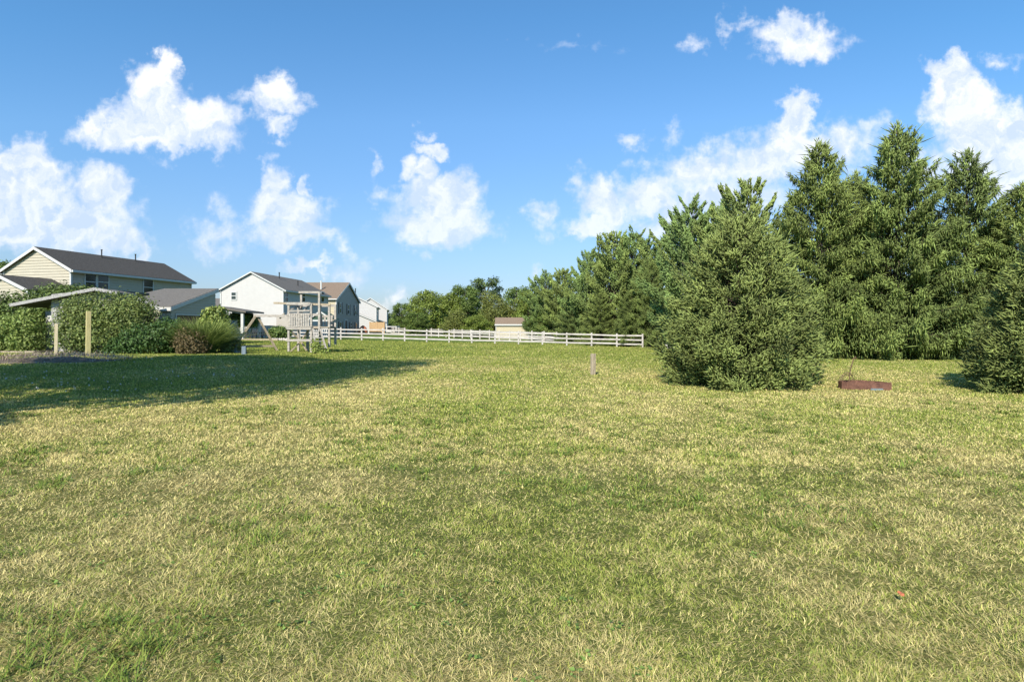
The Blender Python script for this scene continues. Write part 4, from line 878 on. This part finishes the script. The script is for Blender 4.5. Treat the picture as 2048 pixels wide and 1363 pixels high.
def grass_clump(px, D, n, L0, w, label, seed, spread=.25, c1=(.11, .16, .035), c2=(.24, .28, .08)):
    rs = np.random.default_rng(seed); x, y, z = P(px, D); rt = empty('ornamental_grass', (x, y, z), label, 'plant')
    az = rs.uniform(0, 6.283, n); rr = spread * np.sqrt(rs.random(n)); t = rs.random((n, 1)); c = np.array(c1) * (1 - t) + np.array(c2) * t
    V, T, cc = ribbons(np.stack([np.cos(az) * rr, np.sin(az) * rr, np.zeros(n)], 1), az + rs.normal(size=n) * .3, rs.uniform(.05, .75, n), L0 * rs.uniform(.65, 1.12, n), w * rs.uniform(.7, 1.3, n), rs.uniform(.12, .55, n), c, 5, twist=rs.uniform(0, 3.14, n), tipcol=c * 1.3)
    npmesh('blades', V, T, cc, 'grass', rt)
grass_clump(407, 32, 2600, 2.15, .024, 'large fountain of ornamental grass right of the brownish flower shrub', 1, .45)
grass_clump(372, 33.2, 1200, 2.0, .022, 'smaller ornamental grass fountain behind the brownish flower shrub', 2, .3)
grass_clump(300, 31.2, 200, .7, .02, 'low tuft of strappy leaves in the shade before the dark clump', 3, .3)

# brush heap in the shade at the left edge
def brush():
    rs = np.random.default_rng(5); x, y, z = P(90, 23.5); mb = MB(); n = 420; k = 23.5 / F
    # low soil mound
    nx, ny = 40, 16; V = []; 
    for j in range(ny):
        for i in range(nx):
            u, v = i / (nx - 1) * 2 - 1, j / (ny - 1) * 2 - 1; h = max(0, 1 - u * u) * max(0, 1 - v * v); xx, yy = x + u * 3.1, y + v * 1.3
            V.append((xx, yy, float(tz(xx, yy)) - .03 + h * (.13 + .1 * float(vnoise(xx, yy, .5, 4)))))
    F_ = [(j * nx + i, j * nx + i + 1, (j + 1) * nx + i + 1, (j + 1) * nx + i) for j in range(ny - 1) for i in range(nx - 1)]
    rt = root('brush_heap', (x, y, z), 'low heap of soil and dead brown brush in the shade at the left', 'brush heap')
    m = MB(); m.add(V, F_); m.build('soil', 'soil', rt, smooth=True)
    a = rs.uniform(0, 6.28, n * 6); rr = np.sqrt(rs.random(n * 6)); px_ = x + .4 + np.cos(a) * rr * 3.0; py_ = y + np.sin(a) * rr * 1.1; q = len(a)
    c = np.array([.36, .28, .22]) * rs.uniform(.4, 1.5, (q, 1))
    V, T, cc = ribbons(np.stack([px_, py_, tz(px_, py_) + .06 + .2 * (1 - rr ** 2)], 1) - np.array([x, y, z]), rs.uniform(0, 6.28, q), rs.uniform(.6, 1.5, q), rs.uniform(.1, .35, q), rs.uniform(.008, .02, q), rs.uniform(0, .3, q), c, 2)
    npmesh('dead_brush', V, T, cc, 'grass', rt)
brush()
# white clover heads in the shade
def clover():
    rs = np.random.default_rng(8); n = 150; px = rs.uniform(0, 480, n); D = rs.uniform(14, 24, n); x = (px - CX) / F * D; k = vnoise(x, D, 2, 3) > .45; x, D = x[k], D[k]; n = len(x)
    rep = 6; v = unit(rs.normal(size=(n * rep, 3))); P_ = np.repeat(np.stack([x, D, tz(x, D) + .09], 1), rep, 0) + v * .008
    V, T, c = leaves(P_, v, np.full(n * rep, .028), np.full((n * rep, 3), .55), rs, .9)
    tag(npmesh('clover_flowers', V, T, c, 'leaf'), 'white clover heads scattered in the shaded grass', 'flowers', kind='stuff')
clover()
# fallen leaf
def leaf():
    y = H * F / (1209 - HY); x = (1802 - CX) / F * y; z = float(tz(x, y)) + .06; m = MB()
    m.add([(0, -.025, 0), (.022, -.012, .008), (.03, .01, .002), (.012, .028, .012), (-.014, .026, .004), (-.028, .006, .01), (-.02, -.014, .0), (0, 0, .006)], [(i, (i + 1) % 7, 7) for i in range(7)])
    o = m.build('fallen_leaf', mat('leaf_red', (.42, .13, .06), .6, .2, 30), off=(0, 0, 0)); o.location = (x, y, z); o.rotation_euler = (R(15), 0, .5); o.scale = (.75, .75, .75); tag(o, 'single orange red leaf fallen on the foreground grass', 'leaf')
leaf()
def boulder(px, D, w, h, sq, label, name='boulder', seed=1, group=None):
    rs = np.random.default_rng(seed); x, y, z = P(px, D); import bmesh
    bm = bmesh.new(); bmesh.ops.create_icosphere(bm, subdivisions=3, radius=1)
    for v in bm.verts:
        n = 1 + .12 * math.sin(v.co.x * 3 + seed) + .1 * math.cos(v.co.y * 4 + v.co.z * 3 + seed * 2); v.co *= n; v.co.x *= w / 2; v.co.y *= sq / 2; v.co.z = v.co.z * h / 2 + h * .3
    me = bpy.data.meshes.new(name); bm.to_mesh(me); bm.free(); me.materials.append(M['stone']); o = bpy.data.objects.new(name, me); C.objects.link(o); o.location = (x, y, z); o.rotation_euler = (0, 0, seed)
    for p in me.polygons: p.use_smooth = True
    return tag(o, label, 'stone', group)
boulder(1336, 40, 1.1, .75, .8, 'large pale boulder behind the lower left of the broad young spruce', seed=2)
for i in range(7):
    boulder(545 + i * 4.6, 55.2 + .1 * (i % 2), .28, .3, .25, ['leftmost', 'second from left', 'third from left', 'middle', 'third from right', 'second from right', 'rightmost'][i] + ' of the small white border stones below the rounded green shrub', 'border_stone', seed=3 + i, group='white border stones')
# grey bin left of the stump
def bin_():
    x, y, z = P(462, 33); rt = root('storage_bin', (x, y, z), 'low grey blue storage bin half hidden right of the ornamental grass', 'bin')
    m = MB(); m.box((x, y, z + .22), (.85, .5, .46)); m.build('body', 'plastic_grey', rt, bevel=.02); m = MB(); m.box((x, y, z + .48), (.9, .55, .06)); m.build('lid', 'plastic_grey', rt, bevel=.01)
bin_()
# far yard bits between houses and trees
def far_bits():
    D = 108; X = lambda px, D=D: (px - CX) / F * D
    rt = root('board_fence', (X(753), D, .5), 'tan wooden privacy fence panel in front of the far white houses', 'fence')
    for (a, b, t) in ((740, 753.5, 644), (754.5, 768, 644)):
        m = MB(); n = 8; w = (X(b) - X(a)) / n
        for i in range(n): m.box((X(a) + w * (i + .5), D, (hz(t, D) + .4) / 2), (w * .92, .05, hz(t, D) - .4))
        m.build('panel', 'stain_wood', rt)
    for px in (739.5, 754, 768.5): m = MB(); m.box((X(px), D, (hz(643, D) + .4) / 2), (.14, .14, hz(643, D) - .4)); m.build('post', 'stain_wood', rt)
    D2 = 96; x = X(726, D2); z = float(tz(x, D2)); rt = root('garden_playhouse', (x, D2, z), 'small rust orange dome tent shape beside the grey shuttered house', 'play tent')
    m = MB(); m.tube([(x, D2, z), (x, D2, z + .5), (x, D2, z + 1.0), (x, D2, z + 1.35), (x, D2, z + 1.5)], [.75, .78, .62, .32, .04], 14); m.build('shell', 'toy_orange', rt, smooth=True)
    m = MB(); m.tube([(x + .3, D2 - .72, z), (x + .3, D2 - .78, z + .5), (x + .2, D2 - .6, z + .9)], [.25, .25, .08], 8); m.build('opening', 'metal_dark', rt)
    # parked camper trailer
    D3 = 104; x = X(785, D3); z = float(tz(x, D3)); rt = root('camper_trailer', (x, D3, z), 'small white camper trailer at the left end of the tree line', 'trailer')
    m = MB(); m.slab([(x - .95, D3 - 1, z + 1.45), (x + .95, D3 - 1, z + 1.45), (x + .95, D3 + 2, z + 1.45), (x - .95, D3 + 2, z + 1.45)], 1.1); m.build('body', 'siding_white', rt, bevel=.08)
    m = MB(); m.slab([(x - .7, D3 - 1.03, z + 1.3), (x + .7, D3 - 1.03, z + 1.3), (x + .7, D3 - .95, z + 1.3), (x - .7, D3 - .95, z + 1.3)], .45); m.build('window', 'glass', rt)
    for sx in (-.85, .85): m = MB(); m.tube([(x + sx - .1, D3 + .5, z + .32), (x + sx + .1, D3 + .5, z + .32)], .32, 16); m.build('wheel', 'metal_dark', rt)
    # feeder on a post in the paddock
    D4 = 98; x = X(872, D4); z = float(tz(x, D4)); rt = root('nest_box', (x, D4, z), 'reddish box on a post before the leafy trees behind the fence', 'box')
    m = MB(); m.box((x, D4, z + .9), (.12, .12, 1.8)); m.build('post', 'wood_post', rt); m = MB(); m.box((x, D4, z + 1.55), (.6, .5, .8)); m.build('box', 'toy_orange', rt)
    m = MB(); m.slab([(x - .4, D4 - .35, z + 1.98), (x, D4 - .35, z + 2.2), (x, D4 + .35, z + 2.2), (x - .4, D4 + .35, z + 1.98)], .05); m.slab([(x + .4, D4 - .35, z + 1.98), (x + .4, D4 + .35, z + 1.98), (x, D4 + .35, z + 2.2), (x, D4 - .35, z + 2.2)], .05); m.build('roof', 'shingle_brown', rt)
far_bits()
for o in bpy.data.objects:
    if '_o' in o: del o['_o']
